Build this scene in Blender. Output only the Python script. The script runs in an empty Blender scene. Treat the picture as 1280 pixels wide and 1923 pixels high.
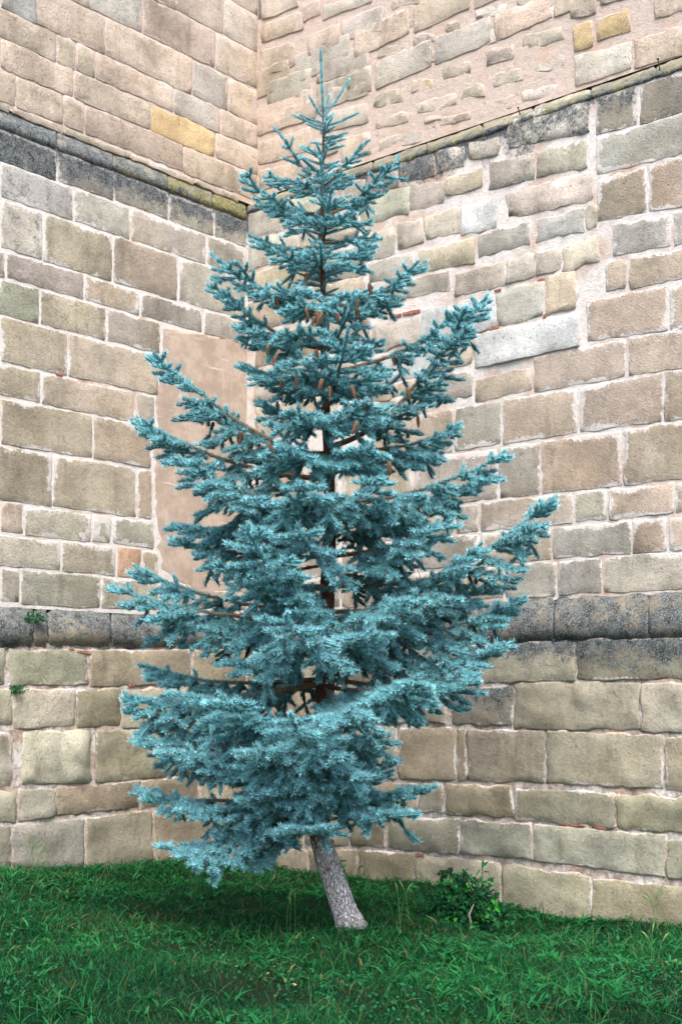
import bpy, math, random
import numpy as np
from mathutils import Vector, noise as mn
random.seed(7); rng = np.random.default_rng(7)
C = bpy.context.scene.collection
R = math.radians

# ---------------------------------------------------------------- camera, sky, sun, exposure
F = 2481.0; CZ = 1.86; HX, HY = 640.0, 1290.0        # focal length and vanishing point of the reference, in its pixels
cam = bpy.data.cameras.new('camera'); camo = bpy.data.objects.new('camera', cam); C.objects.link(camo)
cam.sensor_fit = 'HORIZONTAL'; cam.sensor_width = 24.0; cam.lens = F/1280*24.0
cam.shift_y = (HY-961.5)/1280; cam.clip_end = 500; cam.clip_start = 0.1
camo.location = (0, 0, CZ); camo.rotation_euler = (R(90), 0, 0)
bpy.context.scene.camera = camo
SUN_EL, SUN_AZ = R(58), R(176)                       # azimuth clockwise from +Y
w = bpy.data.worlds.new('World'); bpy.context.scene.world = w; w.use_nodes = True
nt = w.node_tree; bg = nt.nodes['Background']
sky = nt.nodes.new('ShaderNodeTexSky'); sky.sky_type = 'NISHITA'; sky.sun_disc = False
sky.sun_elevation = SUN_EL; sky.sun_rotation = SUN_AZ; sky.dust_density = 3.0; sky.air_density = 1.0; sky.ozone_density = 1.0
nt.links.new(sky.outputs[0], bg.inputs[0]); bg.inputs[1].default_value = 0.12
sun = bpy.data.lights.new('sun', 'SUN'); sun.energy = 1.3; sun.angle = R(45); sun.color = (1.0, 0.965, 0.91)
suno = bpy.data.objects.new('sun', sun); C.objects.link(suno)
sd = Vector((math.sin(SUN_AZ)*math.cos(SUN_EL), math.cos(SUN_AZ)*math.cos(SUN_EL), math.sin(SUN_EL)))
suno.rotation_euler = sd.to_track_quat('Z', 'Y').to_euler(); suno.location = (0, -5, 12)
vs = bpy.context.scene.view_settings
vs.view_transform = 'Standard'; vs.look = 'None'; vs.gamma = 1; vs.use_curve_mapping = False
vs.exposure = 1.78
bpy.context.scene.cycles.max_bounces = 6

# ---------------------------------------------------------------- helpers
def srgb(r, g, b, k=1.0):
    f = lambda c: ((c/255+0.055)/1.055)**2.4 if c > 10 else c/255/12.92
    return (f(r)*k, f(g)*k, f(b)*k)
def ray(px, py, Y):
    return np.array(((px-HX)/F*Y, Y, CZ+(HY-py)/F*Y))
def empty(name, loc, label, cat, group=None):
    o = bpy.data.objects.new(name, None); C.objects.link(o); o.location = loc; o.empty_display_size = .1
    o['label'] = label; o['category'] = cat
    if group: o['group'] = group
    return o
def link(name, me, mats, parent=None, loc=(0, 0, 0)):
    o = bpy.data.objects.new(name, me); C.objects.link(o)
    for m in mats if isinstance(mats, (list, tuple)) else [mats]:
        me.materials.append(m)
    if parent is not None: o.parent = parent
    o.location = loc
    return o
def tag(o, label=None, cat=None, group=None, kind=None):
    for k, v in (('label', label), ('category', cat), ('group', group), ('kind', kind)):
        if v: o[k] = v
    return o
def np_mesh(name, V, Fc, smooth=False, mat=None):
    """V (n,3), Fc (m,k) all faces with k corners"""
    me = bpy.data.meshes.new(name); V = np.ascontiguousarray(V, dtype=np.float32)
    Fc = np.ascontiguousarray(Fc, dtype=np.int32); m, k = Fc.shape
    me.vertices.add(len(V)); me.vertices.foreach_set('co', V.ravel())
    me.loops.add(m*k); me.loops.foreach_set('vertex_index', Fc.ravel())
    me.polygons.add(m); me.polygons.foreach_set('loop_start', np.arange(0, m*k, k, dtype=np.int32))
    if mat is not None: me.polygons.foreach_set('material_index', np.ascontiguousarray(mat, dtype=np.int32))
    me.polygons.foreach_set('use_smooth', np.full(m, smooth, dtype=bool))
    me.update(calc_edges=True)
    return me
def col_attr(me, name, arr):
    a = me.color_attributes.new(name, 'FLOAT_COLOR', 'POINT')
    arr = np.ascontiguousarray(arr, dtype=np.float32)
    if arr.shape[1] == 3: arr = np.hstack([arr, np.ones((len(arr), 1), np.float32)])
    a.data.foreach_set('color', arr.ravel())
def vec_attr(me, name, arr):
    a = me.attributes.new(name, 'FLOAT_VECTOR', 'POINT')
    a.data.foreach_set('vector', np.ascontiguousarray(arr, dtype=np.float32).ravel())
class NB:
    """short node-tree builder"""
    def __init__(s, name):
        s.m = bpy.data.materials.new(name); s.m.use_nodes = True; s.t = s.m.node_tree
        s.p = s.t.nodes['Principled BSDF']; s.out = s.t.nodes['Material Output']
    def n(s, typ, **kw):
        nd = s.t.nodes.new(typ)
        for k, v in kw.items():
            if k.startswith('i_'):
                key = k[2:]; key = int(key) if key.isdigit() else key
                s.put(nd.inputs[key], v)
            else: setattr(nd, k, v)
        return nd
    def put(s, sock, v):
        if hasattr(v, 'is_output') or isinstance(v, bpy.types.NodeSocket): s.t.links.new(v, sock)
        else:
            if sock.type == 'RGBA' and len(v) == 3: v = (*v, 1)
            sock.default_value = v
    def math(s, op, a, b=0.0, c=None):
        nd = s.n('ShaderNodeMath', operation=op); s.put(nd.inputs[0], a); s.put(nd.inputs[1], b)
        if c is not None: s.put(nd.inputs[2], c)
        return nd.outputs[0]
    def mix(s, f, a, b, blend='MIX'):
        nd = s.n('ShaderNodeMix', data_type='RGBA', blend_type=blend, clamp_factor=True)
        s.put(nd.inputs[0], f); s.put(nd.inputs[6], a); s.put(nd.inputs[7], b); return nd.outputs[2]
    def noise(s, vec, scale, detail=4, rough=.55, dist=0.0, out=0):
        nd = s.n('ShaderNodeTexNoise'); s.put(nd.inputs['Vector'], vec)
        nd.inputs['Scale'].default_value = scale; nd.inputs['Detail'].default_value = detail
        nd.inputs['Roughness'].default_value = rough; nd.inputs['Distortion'].default_value = dist
        return nd.outputs[out]
    def ramp(s, v, lo, hi, a=0.0, b=1.0):
        nd = s.n('ShaderNodeMapRange', interpolation_type='SMOOTHSTEP'); s.put(nd.inputs[0], v)
        s.put(nd.inputs[1], lo); s.put(nd.inputs[2], hi); s.put(nd.inputs[3], a); s.put(nd.inputs[4], b); return nd.outputs[0]
    def attr(s, name, out='Color'):
        return s.n('ShaderNodeAttribute', attribute_name=name).outputs[out]
    def sep(s, v):
        nd = s.n('ShaderNodeSeparateXYZ'); s.put(nd.inputs[0], v); return nd.outputs
    def mapping(s, v, rot=(0, 0, 0), scale=(1, 1, 1)):
        nd = s.n('ShaderNodeMapping'); s.put(nd.inputs[0], v); nd.inputs['Rotation'].default_value = rot
        nd.inputs['Scale'].default_value = scale; return nd.outputs[0]
    def bump(s, h, strength, dist, normal=None):
        nd = s.n('ShaderNodeBump'); s.put(nd.inputs['Height'], h); nd.inputs['Strength'].default_value = strength
        nd.inputs['Distance'].default_value = dist
        if normal is not None: s.t.links.new(normal, nd.inputs['Normal'])
        return nd.outputs[0]

# ---------------------------------------------------------------- materials
WHITE_M = srgb(216, 209, 202); PINK_M = srgb(200, 182, 169)
def crusts(b, pos, base, dark, moss):
    """black algal crust, pale lichen specks and moss laid over a stone colour"""
    nA = b.noise(pos, 5, 6, .65); nB = b.noise(pos, 38, 5, .7); nC = b.noise(pos, 85, 3, .6); nD = b.noise(pos, 14, 5, .7)
    dk = b.math('ADD', dark, b.math('MULTIPLY', b.math('SUBTRACT', b.math('ADD', b.math('MULTIPLY', nA, .6), b.math('MULTIPLY', nB, .4)), .5), 2.3))
    dk = b.ramp(dk, .36, .74)
    black = b.mix(b.ramp(nD, .35, .65), srgb(34, 38, 42), srgb(92, 98, 98))
    specks = b.math('MULTIPLY', b.ramp(nC, .52, .62), .6)
    black = b.mix(specks, black, srgb(156, 164, 168))
    c = b.mix(b.math('MULTIPLY', dk, .93), base, black)
    mf = b.ramp(b.math('ADD', moss, b.math('MULTIPLY', b.math('SUBTRACT', nD, .5), 1.8)), .45, .75)
    mosscol = b.mix(b.ramp(nB, .4, .6), srgb(74, 80, 52), srgb(150, 138, 78))
    return b.mix(b.math('MULTIPLY', mf, .85), c, mosscol)
def stone_material(name):
    b = NB(name)
    pos = b.n('ShaderNodeNewGeometry').outputs['Position']
    plane = b.attr('plane', 'Vector')                       # metres along the wall, metres up
    tint = b.attr('tint'); mask = b.attr('mask'); lime, dark, moss = b.sep(mask); chis = b.n('ShaderNodeAttribute', attribute_name='mask').outputs['Alpha']
    ea = b.sep(b.attr('edge_a', 'Vector')); eb = b.sep(b.attr('edge_b', 'Vector'))
    edge = b.math('MINIMUM', b.math('MINIMUM', ea[0], ea[1]), b.math('MINIMUM', eb[0], eb[1]))
    n1 = b.noise(pos, 2.2, 4, .6); n2 = b.noise(pos, 11, 5, .65); n3 = b.noise(pos, 70, 4, .7); n4 = b.noise(pos, 230, 2, .6)
    v = b.math('ADD', b.math('ADD', b.math('MULTIPLY', n1, .75), b.math('MULTIPLY', n2, .55)), b.math('ADD', b.math('MULTIPLY', n3, .55), b.math('MULTIPLY', n4, .35)))
    v = b.ramp(v, .82, 1.38, .64, 1.32)
    c = b.mix(1.0, tint, b.n('ShaderNodeCombineXYZ', i_0=v, i_1=v, i_2=v).outputs[0], 'MULTIPLY')
    # warm / cool drift and rain streaks
    c = b.mix(b.ramp(n2, .42, .62, 0, .5), c, b.mix(1, c, (.74, .74, .72), 'MULTIPLY'))
    streak = b.noise(b.mapping(plane, scale=(5, .9, 1)), 1.3, 5, .65)
    c = b.mix(b.ramp(streak, .52, .70, 0, .6), c, b.mix(1, c, (.66, .65, .62), 'MULTIPLY'))
    c = b.mix(b.ramp(b.noise(pos, 1.3, 3, .5), .5, .7, 0, .28), c, b.mix(1, c, (1.08, .98, .86), 'MULTIPLY'))
    c = b.mix(b.ramp(b.noise(pos, .9, 8, .74), .47, .62, 0, .75), c, b.mix(1, c, (.66, .65, .61), 'MULTIPLY'))
    # pitting
    pit = b.ramp(b.noise(pos, 48, 3, .75, .6), .30, .42, 1, 0)
    c = b.mix(b.math('MULTIPLY', pit, .45), c, b.mix(1, c, (.5, .49, .48), 'MULTIPLY'))
    c = crusts(b, pos, c, dark, moss)
    # lime mortar smeared over the arris
    thr = b.math('SUBTRACT', b.math('MULTIPLY', lime, b.math('ADD', .006, b.math('MULTIPLY', b.ramp(b.noise(pos, 1.9, 5, .7), .44, .64), .065))), .006)
    wob = b.math('ADD', b.math('MULTIPLY', b.math('SUBTRACT', b.noise(pos, 13, 6, .8), .5), .15), b.math('MULTIPLY', b.math('SUBTRACT', b.noise(pos, 45, 4, .7), .5), .06))
    e2 = b.math('SUBTRACT', b.math('ADD', edge, wob), thr)
    lm = b.ramp(e2, -.012, .012, 1, 0)
    spl = b.ramp(b.math('ADD', b.noise(pos, 6, 6, .75), b.math('MULTIPLY', lime, .10)), .76, .9, 0, .4)
    lm = b.math('MULTIPLY', lm, b.ramp(lime, 0.02, .25))
    mcol = b.mix(b.ramp(b.math('ADD', b.attr('pink', 'Fac'), b.math('MULTIPLY', b.math('SUBTRACT', b.noise(pos, 3, 5, .6), .5), 2.0)), .3, .7), WHITE_M, PINK_M)
    mcol = b.mix(b.ramp(n3, .35, .7, 0, .35), mcol, b.mix(1, mcol, (.78, .76, .73), 'MULTIPLY'))
    c = b.mix(b.math('MULTIPLY', lm, b.math('SUBTRACT', .92, b.math('MULTIPLY', dark, .5))), c, mcol)
    b.put(b.p.inputs['Base Color'], c); b.p.inputs['Roughness'].default_value = .92
    b.p.inputs['Specular IOR Level'].default_value = .25
    # relief: diagonal tooling + grain + pits
    tool = b.noise(b.mapping(b.mapping(plane, rot=(0, 0, R(36))), scale=(16, 60, 1)), 1.0, 4, .7, 1.6)
    h = b.math('ADD', b.math('MULTIPLY', tool, b.math('MULTIPLY', chis, 1.0)), b.math('ADD', b.math('MULTIPLY', n2, .9), b.math('MULTIPLY', n3, .45)))
    h = b.math('SUBTRACT', h, b.math('MULTIPLY', pit, .35)); h = b.math('ADD', h, b.math('MULTIPLY', lm, .12))
    b.put(b.p.inputs['Normal'], b.bump(h, .9, .018))
    return b.m
def mortar_material():
    b = NB('lime_mortar')
    pos = b.n('ShaderNodeNewGeometry').outputs['Position']
    lime, dark, moss = b.sep(b.attr('mask')); pink = b.attr('pink', 'Fac')
    n1 = b.noise(pos, 3, 5, .6); n2 = b.noise(pos, 16, 6, .7); n3 = b.noise(pos, 80, 4, .75)
    pf = b.ramp(b.math('ADD', pink, b.math('MULTIPLY', b.math('SUBTRACT', n1, .5), 2.0)), .3, .7)
    c = b.mix(pf, WHITE_M, PINK_M)
    c = b.mix(b.ramp(n2, .46, .66, 0, .5), c, b.mix(1, c, (.76, .73, .68), 'MULTIPLY'))
    c = b.mix(b.ramp(n3, .52, .7, 0, .45), c, b.mix(1, c, (.66, .63, .6), 'MULTIPLY'))
    c = b.mix(b.ramp(n1, .55, .68, 0, .35), c, srgb(196, 158, 128))
    c = b.mix(b.ramp(b.math('SUBTRACT', b.math('ADD', n2, .0), b.math('MULTIPLY', lime, .6)), .06, .34, 0, .7), c, srgb(124, 110, 96))
    c = crusts(b, pos, c, dark, moss)
    b.put(b.p.inputs['Base Color'], c); b.p.inputs['Roughness'].default_value = .95; b.p.inputs['Specular IOR Level'].default_value = .2
    h = b.math('ADD', b.math('MULTIPLY', n2, 1.0), b.math('MULTIPLY', n3, .5))
    b.put(b.p.inputs['Normal'], b.bump(h, .9, .02))
    return b.m
def plaster_material():
    b = NB('patch_render')
    pos = b.n('ShaderNodeNewGeometry').outputs['Position']; plane = b.attr('plane', 'Vector')
    n1 = b.noise(pos, 2.5, 4, .6); n2 = b.noise(pos, 20, 4, .6)
    c = b.mix(b.ramp(b.noise(pos, 4, 6, .7), .38, .62), srgb(160, 142, 126), srgb(180, 162, 146))
    c = b.mix(b.ramp(n2, .5, .75, 0, .3), c, srgb(160, 138, 122))
    drip = b.noise(b.mapping(plane, scale=(26, .9, 1)), 1.4, 3, .6)
    c = b.mix(b.ramp(drip, .62, .72, 0, .35), c, srgb(214, 208, 204))
    c = b.mix(b.ramp(b.noise(b.mapping(plane, scale=(1, 11, 1)), 1.2, 4, .7), .62, .70, 0, .6), c, srgb(206, 198, 190))
    c = b.mix(b.ramp(drip, .25, .36, .4, 0), c, srgb(150, 132, 118))
    b.put(b.p.inputs['Base Color'], c); b.p.inputs['Roughness'].default_value = .9; b.p.inputs['Specular IOR Level'].default_value = .25
    b.put(b.p.inputs['Normal'], b.bump(b.math('ADD', b.math('MULTIPLY', n2, .3), n1), .5, .015))
    return b.m
def simple_material(name, c1, c2, scale=8, rough=.85, bump=.3, dist=.01, spec=.3):
    b = NB(name); pos = b.n('ShaderNodeNewGeometry').outputs['Position']
    n = b.noise(pos, scale, 5, .65)
    b.put(b.p.inputs['Base Color'], b.mix(b.ramp(n, .35, .65), c1, c2)); b.p.inputs['Roughness'].default_value = rough
    b.p.inputs['Specular IOR Level'].default_value = spec
    b.put(b.p.inputs['Normal'], b.bump(n, bump, dist)); return b.m
def leaf_material(name, trans=.25, rough=.55, spec=.3, var=.25):
    """leaf colour comes from the mesh's own per-leaf colours"""
    b = NB(name); c = b.attr('tint')
    pos = b.n('ShaderNodeNewGeometry').outputs['Position']
    n = b.noise(pos, 3.0, 3, .5); c = b.mix(b.ramp(n, .35, .7, 0, var*2), c, b.mix(1, c, (.72, .80, .82), 'MULTIPLY'))
    b.put(b.p.inputs['Base Color'], c); b.p.inputs['Roughness'].default_value = rough; b.p.inputs['Specular IOR Level'].default_value = spec
    tr = b.n('ShaderNodeBsdfTranslucent'); b.put(tr.inputs[0], c)
    mx = b.n('ShaderNodeMixShader'); mx.inputs[0].default_value = trans
    b.t.links.new(b.p.outputs[0], mx.inputs[1]); b.t.links.new(tr.outputs[0], mx.inputs[2]); b.t.links.new(mx.outputs[0], b.out.inputs[0])
    return b.m
def bark_material():
    b = NB('spruce_bark'); pos = b.n('ShaderNodeNewGeometry').outputs['Position']; age = b.attr('age', 'Fac')   # 1 = grey lichened foot
    z = b.mapping(pos, scale=(1, 1, .36))
    vor = b.n('ShaderNodeTexVoronoi', feature='DISTANCE_TO_EDGE'); b.put(vor.inputs['Vector'], b.n('ShaderNodeVectorMath', operation='ADD', i_0=z, i_1=b.n('ShaderNodeVectorMath', operation='SCALE', i_0=b.noise(pos, 20, 3, .6, 0, 1), i_3=.03).outputs[0]).outputs[0]); vor.inputs['Scale'].default_value = 46
    crack = b.ramp(vor.outputs[0], .0, .16)
    n = b.noise(pos, 14, 5, .7); n3 = b.noise(pos, 90, 4, .7)
    brown = b.mix(n, srgb(78, 52, 40), srgb(128, 88, 66)); grey = b.mix(b.ramp(n3, .3, .55), srgb(140, 130, 124), srgb(226, 220, 218))
    g = b.ramp(b.math('ADD', age, b.math('MULTIPLY', b.math('SUBTRACT', n, .5), 1.3)), .3, .62)
    c = b.mix(g, brown, grey)
    c = b.mix(crack, b.mix(.4, c, srgb(110, 86, 76)), c)
    b.put(b.p.inputs['Base Color'], c); b.p.inputs['Roughness'].default_value = .9; b.p.inputs['Specular IOR Level'].default_value = .2
    h = b.math('ADD', crack, b.math('MULTIPLY', n3, .6)); b.put(b.p.inputs['Normal'], b.bump(h, 1.0, .03))
    return b.m
def ground_material():
    b = NB('turf_soil'); pos = b.n('ShaderNodeNewGeometry').outputs['Position']
    n1 = b.noise(pos, 1.6, 5, .6); n2 = b.noise(pos, 22, 5, .7); n3 = b.noise(pos, 120, 3, .7)
    soil = b.mix(n2, srgb(28, 28, 20), srgb(58, 52, 40)); green = b.mix(n3, srgb(8, 32, 17), srgb(22, 58, 30))
    c = b.mix(b.ramp(b.math('ADD', n1, b.math('MULTIPLY', n2, .5)), .70, .95, 0, .8), green, soil)
    b.put(b.p.inputs['Base Color'], c); b.p.inputs['Roughness'].default_value = 1; b.p.inputs['Specular IOR Level'].default_value = .1
    b.put(b.p.inputs['Normal'], b.bump(b.math('ADD', n2, n3), .9, .03)); return b.m

M_STONE = stone_material('sandstone'); M_MORTAR = mortar_material(); M_PLASTER = plaster_material()
M_BARK = bark_material(); M_NEEDLE = leaf_material('spruce_needles', .18, .6, .25, .12); M_GROUND = ground_material()
M_GRASS = leaf_material('grass_blades', .3, .6, .15); M_IVY = leaf_material('ivy_leaves', .2, .55, .15)
M_TWIG = simple_material('twig_wood', srgb(92, 68, 50), srgb(132, 100, 74), 40)
M_TILE = simple_material('red_tile', srgb(132, 70, 60), srgb(168, 112, 96), 30)
M_IRON = simple_material('rusty_iron', srgb(36, 30, 28), srgb(60, 46, 40), 60)
M_CONE = simple_material('cone_scales', srgb(78, 56, 42), srgb(148, 114, 84), 110, .7)
M_CORE = simple_material('rubble_core', srgb(120, 110, 100), srgb(150, 138, 124), 5)

# ---------------------------------------------------------------- ground shape
def ground_z(X, Y):
    base = np.interp(X, [-6, -3.17, -1.9, -1.05, .74, 1.5, 2.9, 6], [.34, .22, .07, -.05, -.04, -.20, -.17, -.16])
    k = np.interp(Y, [7.0, 9.5, 11.2, 60], [.0, .25, 1, 1])
    n = .02*np.sin(X*2.1+Y*1.3)+.015*np.sin(X*4.7-Y*3.1)+.012*np.cos(Y*5.3+X*1.7)
    m = .05*np.exp(-((X-.08)**2+(Y-10.1)**2)/.25)
    return base*k+n+m-.02

# ---------------------------------------------------------------- the two walls
class Side:
    def __init__(s, nrm, k):
        s.n = np.array(nrm)/np.linalg.norm(nrm); s.k = k
        s.t = np.array((-s.n[1], s.n[0]))                 # along the wall, roughly +X
        if s.t[0] < 0: s.t = -s.t
        corner = ray(463, 1290, 14.7)[:2]; s.c = corner
        s.D = s.n @ corner
    def P(s, px, py, d):
        u = (px-HX)/F; Y = (s.D+d)/(s.n[0]*u+s.n[1])
        return np.array((u*Y, Y, CZ+(HY-py)/F*Y))
    def uv(s, p): return (s.t @ (p[:2]-s.c), p[2])
    def nrm3(s): return np.array((s.n[0], s.n[1], 0.0))
L = Side((.389*F, -836.0), None); Rt = Side((-.337*F, -965.0), None)
def yl(y0, x): return 1290-(1290-y0)*(1085-.389*x)/1085          # left wall: y at column x of a level line that meets column 0 at y0
def yr(y1, x): return 1290-(1290-y1)*(905+.337*(x-463))/1180     # right wall: the same, from column 1280
UP_L, UP_R, PL = -.08, -.25, .12                                  # set-backs of the upper walls, projection of the plinth

wall_l = empty('stone_wall', L.P(200, 1600, 0), 'sandstone block wall on the left with a smooth pink plaster patch', 'wall')
wall_r = empty('stone_wall', Rt.P(900, 1650, 0), 'sandstone wall on the right with whitish irregular stones and red tile slips in its joints', 'wall')
for wl in (wall_l, wall_r): wl.location.z = 0
NST = {}
def stone(side, q, tint, d=0.0, lime=.5, dark=0.0, moss=0.0, chis=.6, pink=0.3, rel=.005, proud=.006, rows=None, name='stone',
          rag=.010, label=None, darkf=None, mossf=None, round_=.0025, gap=4.0, mats=None, lump=0.0, washf=None):
    """q = x0,x1, y top-left, top-right, bottom-left, bottom-right (reference columns and rows); rows = [(v, offset)] for moulded ledge stones"""
    x0, x1, ytl, ytr, ybl, ybr = q
    g = gap/2*(.35 if d == PL and rows is None else 1)
    sl = (ytr-ytl)/(x1-x0)
    x0 += g; x1 -= g; g = gap/2; ytl += g+sl*g; ytr += g-sl*g; ybl -= g; ybr -= g
    W = (x1-x0); H = max(6.0, (ybl+ybr-ytl-ytr)/2)
    nu = max(4, min(16, int(W/11))); nv = max(3, min(10, int(H/11)))
    eu = min(.2, (1.6 if rows is None and d != PL else 3.5)/W); ev = min(.2, (1.6 if rows is None and d != PL else 3.5)/H)
    us = [0, eu]+[eu+(1-2*eu)*(i/(nu-1)) for i in range(1, nu-1)]+[1-eu, 1]
    if rows is None: vsr = [(v, d) for v in [0, ev]+[ev+(1-2*ev)*(i/(nv-1)) for i in range(1, nv-1)]+[1-ev, 1]]
    else: vsr = rows
    seed = random.random()*100; N3 = side.nrm3()
    pts = []; ea = []; eb = []; pl = []; msk = []
    nU, nV = len(us), len(vsr)
    tl = side.P(x0, ytl, d); tr = side.P(x1, ytr, d); bl = side.P(x0, ybl, d)
    Wm = np.linalg.norm(tr-tl); Hm = np.linalg.norm(bl-tl)
    for j, (v, dd) in enumerate(vsr):
        for i, u in enumerate(us):
            x = x0+(x1-x0)*u; yt = ytl+(ytr-ytl)*u; yb = ybl+(ybr-ybl)*u; y = yt+(yb-yt)*v
            p = side.P(x, y, dd)
            e_u = (i in (0, nU-1)); e_v = (j in (0, nV-1))
            s_, z_ = side.uv(p)
            nn = mn.fractal(Vector((s_*5+seed, z_*5, seed)), .8, 2, 4)
            lo = mn.noise(Vector((s_*2.2+seed, z_*2.2, 3+seed)))
            off = proud+nn*rel+lo*rel*.6
            if lump:
                off += lump*(mn.fractal(Vector((s_*4.0+seed*2, z_*3.0, 7)), 1.0, 2, 3)+.12)*min(1, 14*min(u, 1-u))*min(1, 10*min(v, 1-v))
            if not (e_u or e_v): off = max(off, min(.009, proud*.9))
            elif rows is None and d != PL: off = max(off, .004)
            if e_u or e_v:
                off -= round_*(1.0 if not (e_u and e_v) else 1.8)
            # ragged outline
            t3 = np.array((side.t[0], side.t[1], 0))
            rg = rag*(1.0 if (e_u or e_v) else .6)
            p = p+N3*off+t3*rg*(mn.noise(Vector((s_*9, z_*9, seed)))*1.5+mn.noise(Vector((s_*24, z_*24, seed))))
            p[2] += rg*(1.5*mn.noise(Vector((s_*9+50, z_*9, seed)))+mn.noise(Vector((s_*24+50, z_*24, seed))))
            if e_u and e_v:
                p = p+t3*(.010 if i == 0 else -.010); p[2] += (-.010 if j == 0 else .010)
            pts.append(p); ea.append((u*Wm, (1-v)*Hm, 0)); eb.append(((1-u)*Wm, v*Hm, 0)); pl.append((s_, z_, 0))
            dk = dark if darkf is None else dark+darkf(x, y, v)
            ms = moss if mossf is None else moss+mossf(x, y, v)
            lm = lime if washf is None else lime+washf(x, y)
            msk.append((lm, dk, ms, chis))
    F4 = []
    for j in range(nV-1):
        for i in range(nU-1):
            a = j*nU+i; F4.append((a, a+nU, a+nU+1, a+1))
    # sides go back into the bed
    ring = [i for i in range(nU)]+[j*nU+nU-1 for j in range(1, nV)]+[(nV-1)*nU+i for i in range(nU-2, -1, -1)]+[j*nU for j in range(nV-2, 0, -1)]
    base = len(pts)
    for r in ring:
        pts.append(pts[r]-N3*.09); ea.append(ea[r]); eb.append(eb[r]); pl.append(pl[r]); msk.append(msk[r])
    n = len(ring)
    for k in range(n):
        F4.append((ring[k], ring[(k+1) % n], base+(k+1) % n, base+k))
    pts = np.array(pts); cen = pts[:nU*nV].mean(0)
    a, b2, c2 = pts[F4[0][0]], pts[F4[0][1]], pts[F4[0][2]]
    F4 = np.array(F4)
    if np.cross(b2-a, c2-a) @ N3 < 0: F4 = F4[:, ::-1]
    me = np_mesh(name, pts-cen, F4, True)
    sm = np.ones(len(F4), dtype=bool); sm[(nU-1)*(nV-1):] = False; me.polygons.foreach_set('use_smooth', sm)      # crisp arrises
    tint = np.array(tint)*.62+np.array(srgb(170, 158, 142))*.38 if tint not in (OCHRE, BLUEW) else np.array(tint)
    gy = tint.mean(); tint = tint*.9+gy*.1
    tint = tint*np.array((1.15, 1.13, 1.10))
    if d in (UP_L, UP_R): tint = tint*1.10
    if d == PL: tint = tint*np.array((.85, .86, .80))  # sage-cream hue; the darkening stands in for light falling off toward the ground
    j1 = np.array([random.uniform(.88, 1.12)]*3)+np.array([random.uniform(-.02, .02) for _ in range(3)])
    col_attr(me, 'tint', np.tile(np.array(tint)*j1, (len(pts), 1))); col_attr(me, 'mask', np.array(msk))
    vec_attr(me, 'edge_a', np.array(ea)); vec_attr(me, 'edge_b', np.array(eb)); vec_attr(me, 'plane', np.array(pl))
    at = me.attributes.new('pink', 'FLOAT', 'POINT'); at.data.foreach_set('value', np.full(len(pts), pink, np.float32))
    wl = wall_l if side is L else wall_r
    o = link(name, me, M_STONE if mats is None else mats, wl, Vector(cen)-wl.location)
    if label: o['label'] = label
    NST[wl.name] = NST.get(wl.name, 0)+1
    return o
TAN = srgb(174, 160, 142); GREY = srgb(164, 160, 152); DGREY = srgb(142, 140, 130); OLIV = srgb(156, 147, 126); PALE = srgb(190, 186, 178)
BLUEW = srgb(192, 195, 193); PINKS = srgb(200, 184, 178); OCHRE = srgb(182, 158, 116); YEL = srgb(204, 196, 168); DARKB = srgb(120, 122, 118)
BROWN = srgb(156, 140, 122); CREAM = srgb(176, 172, 156); BGREY = srgb(160, 163, 160); PTAN = srgb(182, 164, 148); SAGE = srgb(158, 162, 146)
def rowL(yt, yb, joints, tints, xa=None, **kw):
    """a course of the left wall between level lines yt and yb (at column 0)"""
    for i in range(len(joints)-1):
        a, b = joints[i], joints[i+1]
        t = tints[i % len(tints)]
        k = dict(kw)
        if isinstance(t, tuple) and len(t) == 2 and isinstance(t[1], dict): k.update(t[1]); t = t[0]
        if t is None: continue
        o = random.uniform(-1.5, 1.5)
        stone(L, (a, b, yl(yt, a)+o, yl(yt, b)+o*.5, yl(yb, a)+random.uniform(-1.5, 1.5), yl(yb, b)+random.uniform(-1.5, 1.5)), t, **k)
def rowR(yt, yb, joints, tints, **kw):
    for i in range(len(joints)-1):
        a, b = joints[i], joints[i+1]
        t = tints[i % len(tints)]; k = dict(kw)
        if isinstance(t, tuple) and len(t) == 2 and isinstance(t[1], dict): k.update(t[1]); t = t[0]
        if t is None: continue
        o = random.uniform(-1.5, 1.5)
        stone(Rt, (a, b, yr(yt, a)+o, yr(yt, b)+o*.5, yr(yb, a)+random.uniform(-1.5, 1.5), yr(yb, b)+random.uniform(-1.5, 1.5)), t, **k)

# ---- left wall, upper part (set back above the ledge)
washC = lambda x, y: max(0, (x-395)/90)*1.5
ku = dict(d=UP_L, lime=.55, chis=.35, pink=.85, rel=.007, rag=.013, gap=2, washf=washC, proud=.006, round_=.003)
OC = (OCHRE, dict(label='ochre lichen-stained stone', lime=.3, washf=None))
chip = (srgb(178, 170, 152), dict(lime=.9))
rowL(-320, -235, [-190, -60, 70, 180, 300, 400, 484], [PTAN, TAN], **ku)
rowL(-235, -150, [-150, -20, 110, 230, 330, 420, 484], [TAN, PTAN, GREY], **ku)
rowL(-150, -65, [-170, -40, 60, 168, 267, 404, 484], [PTAN, GREY, TAN, PALE, PTAN, PTAN], **ku)
rowL(-65, 14, [-130, 0, 67, 196, 361, 428, 484], [GREY, (BGREY, dict(dark=.25)), PTAN, (PTAN, dict(dark=.12)), GREY, TAN], **ku)
rowL(14, 70, [-150, -20, 106, 141, 178, 325, 411, 484], [GREY, (TAN, dict(dark=.12)), chip, chip, PTAN, GREY, PTAN], **ku)
rowL(70, 128, [-120, 0, 138, 283, 404, 484], [TAN, (PTAN, dict(dark=.15)), (PTAN, dict(dark=.25)), OC, PTAN], **ku)
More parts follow.
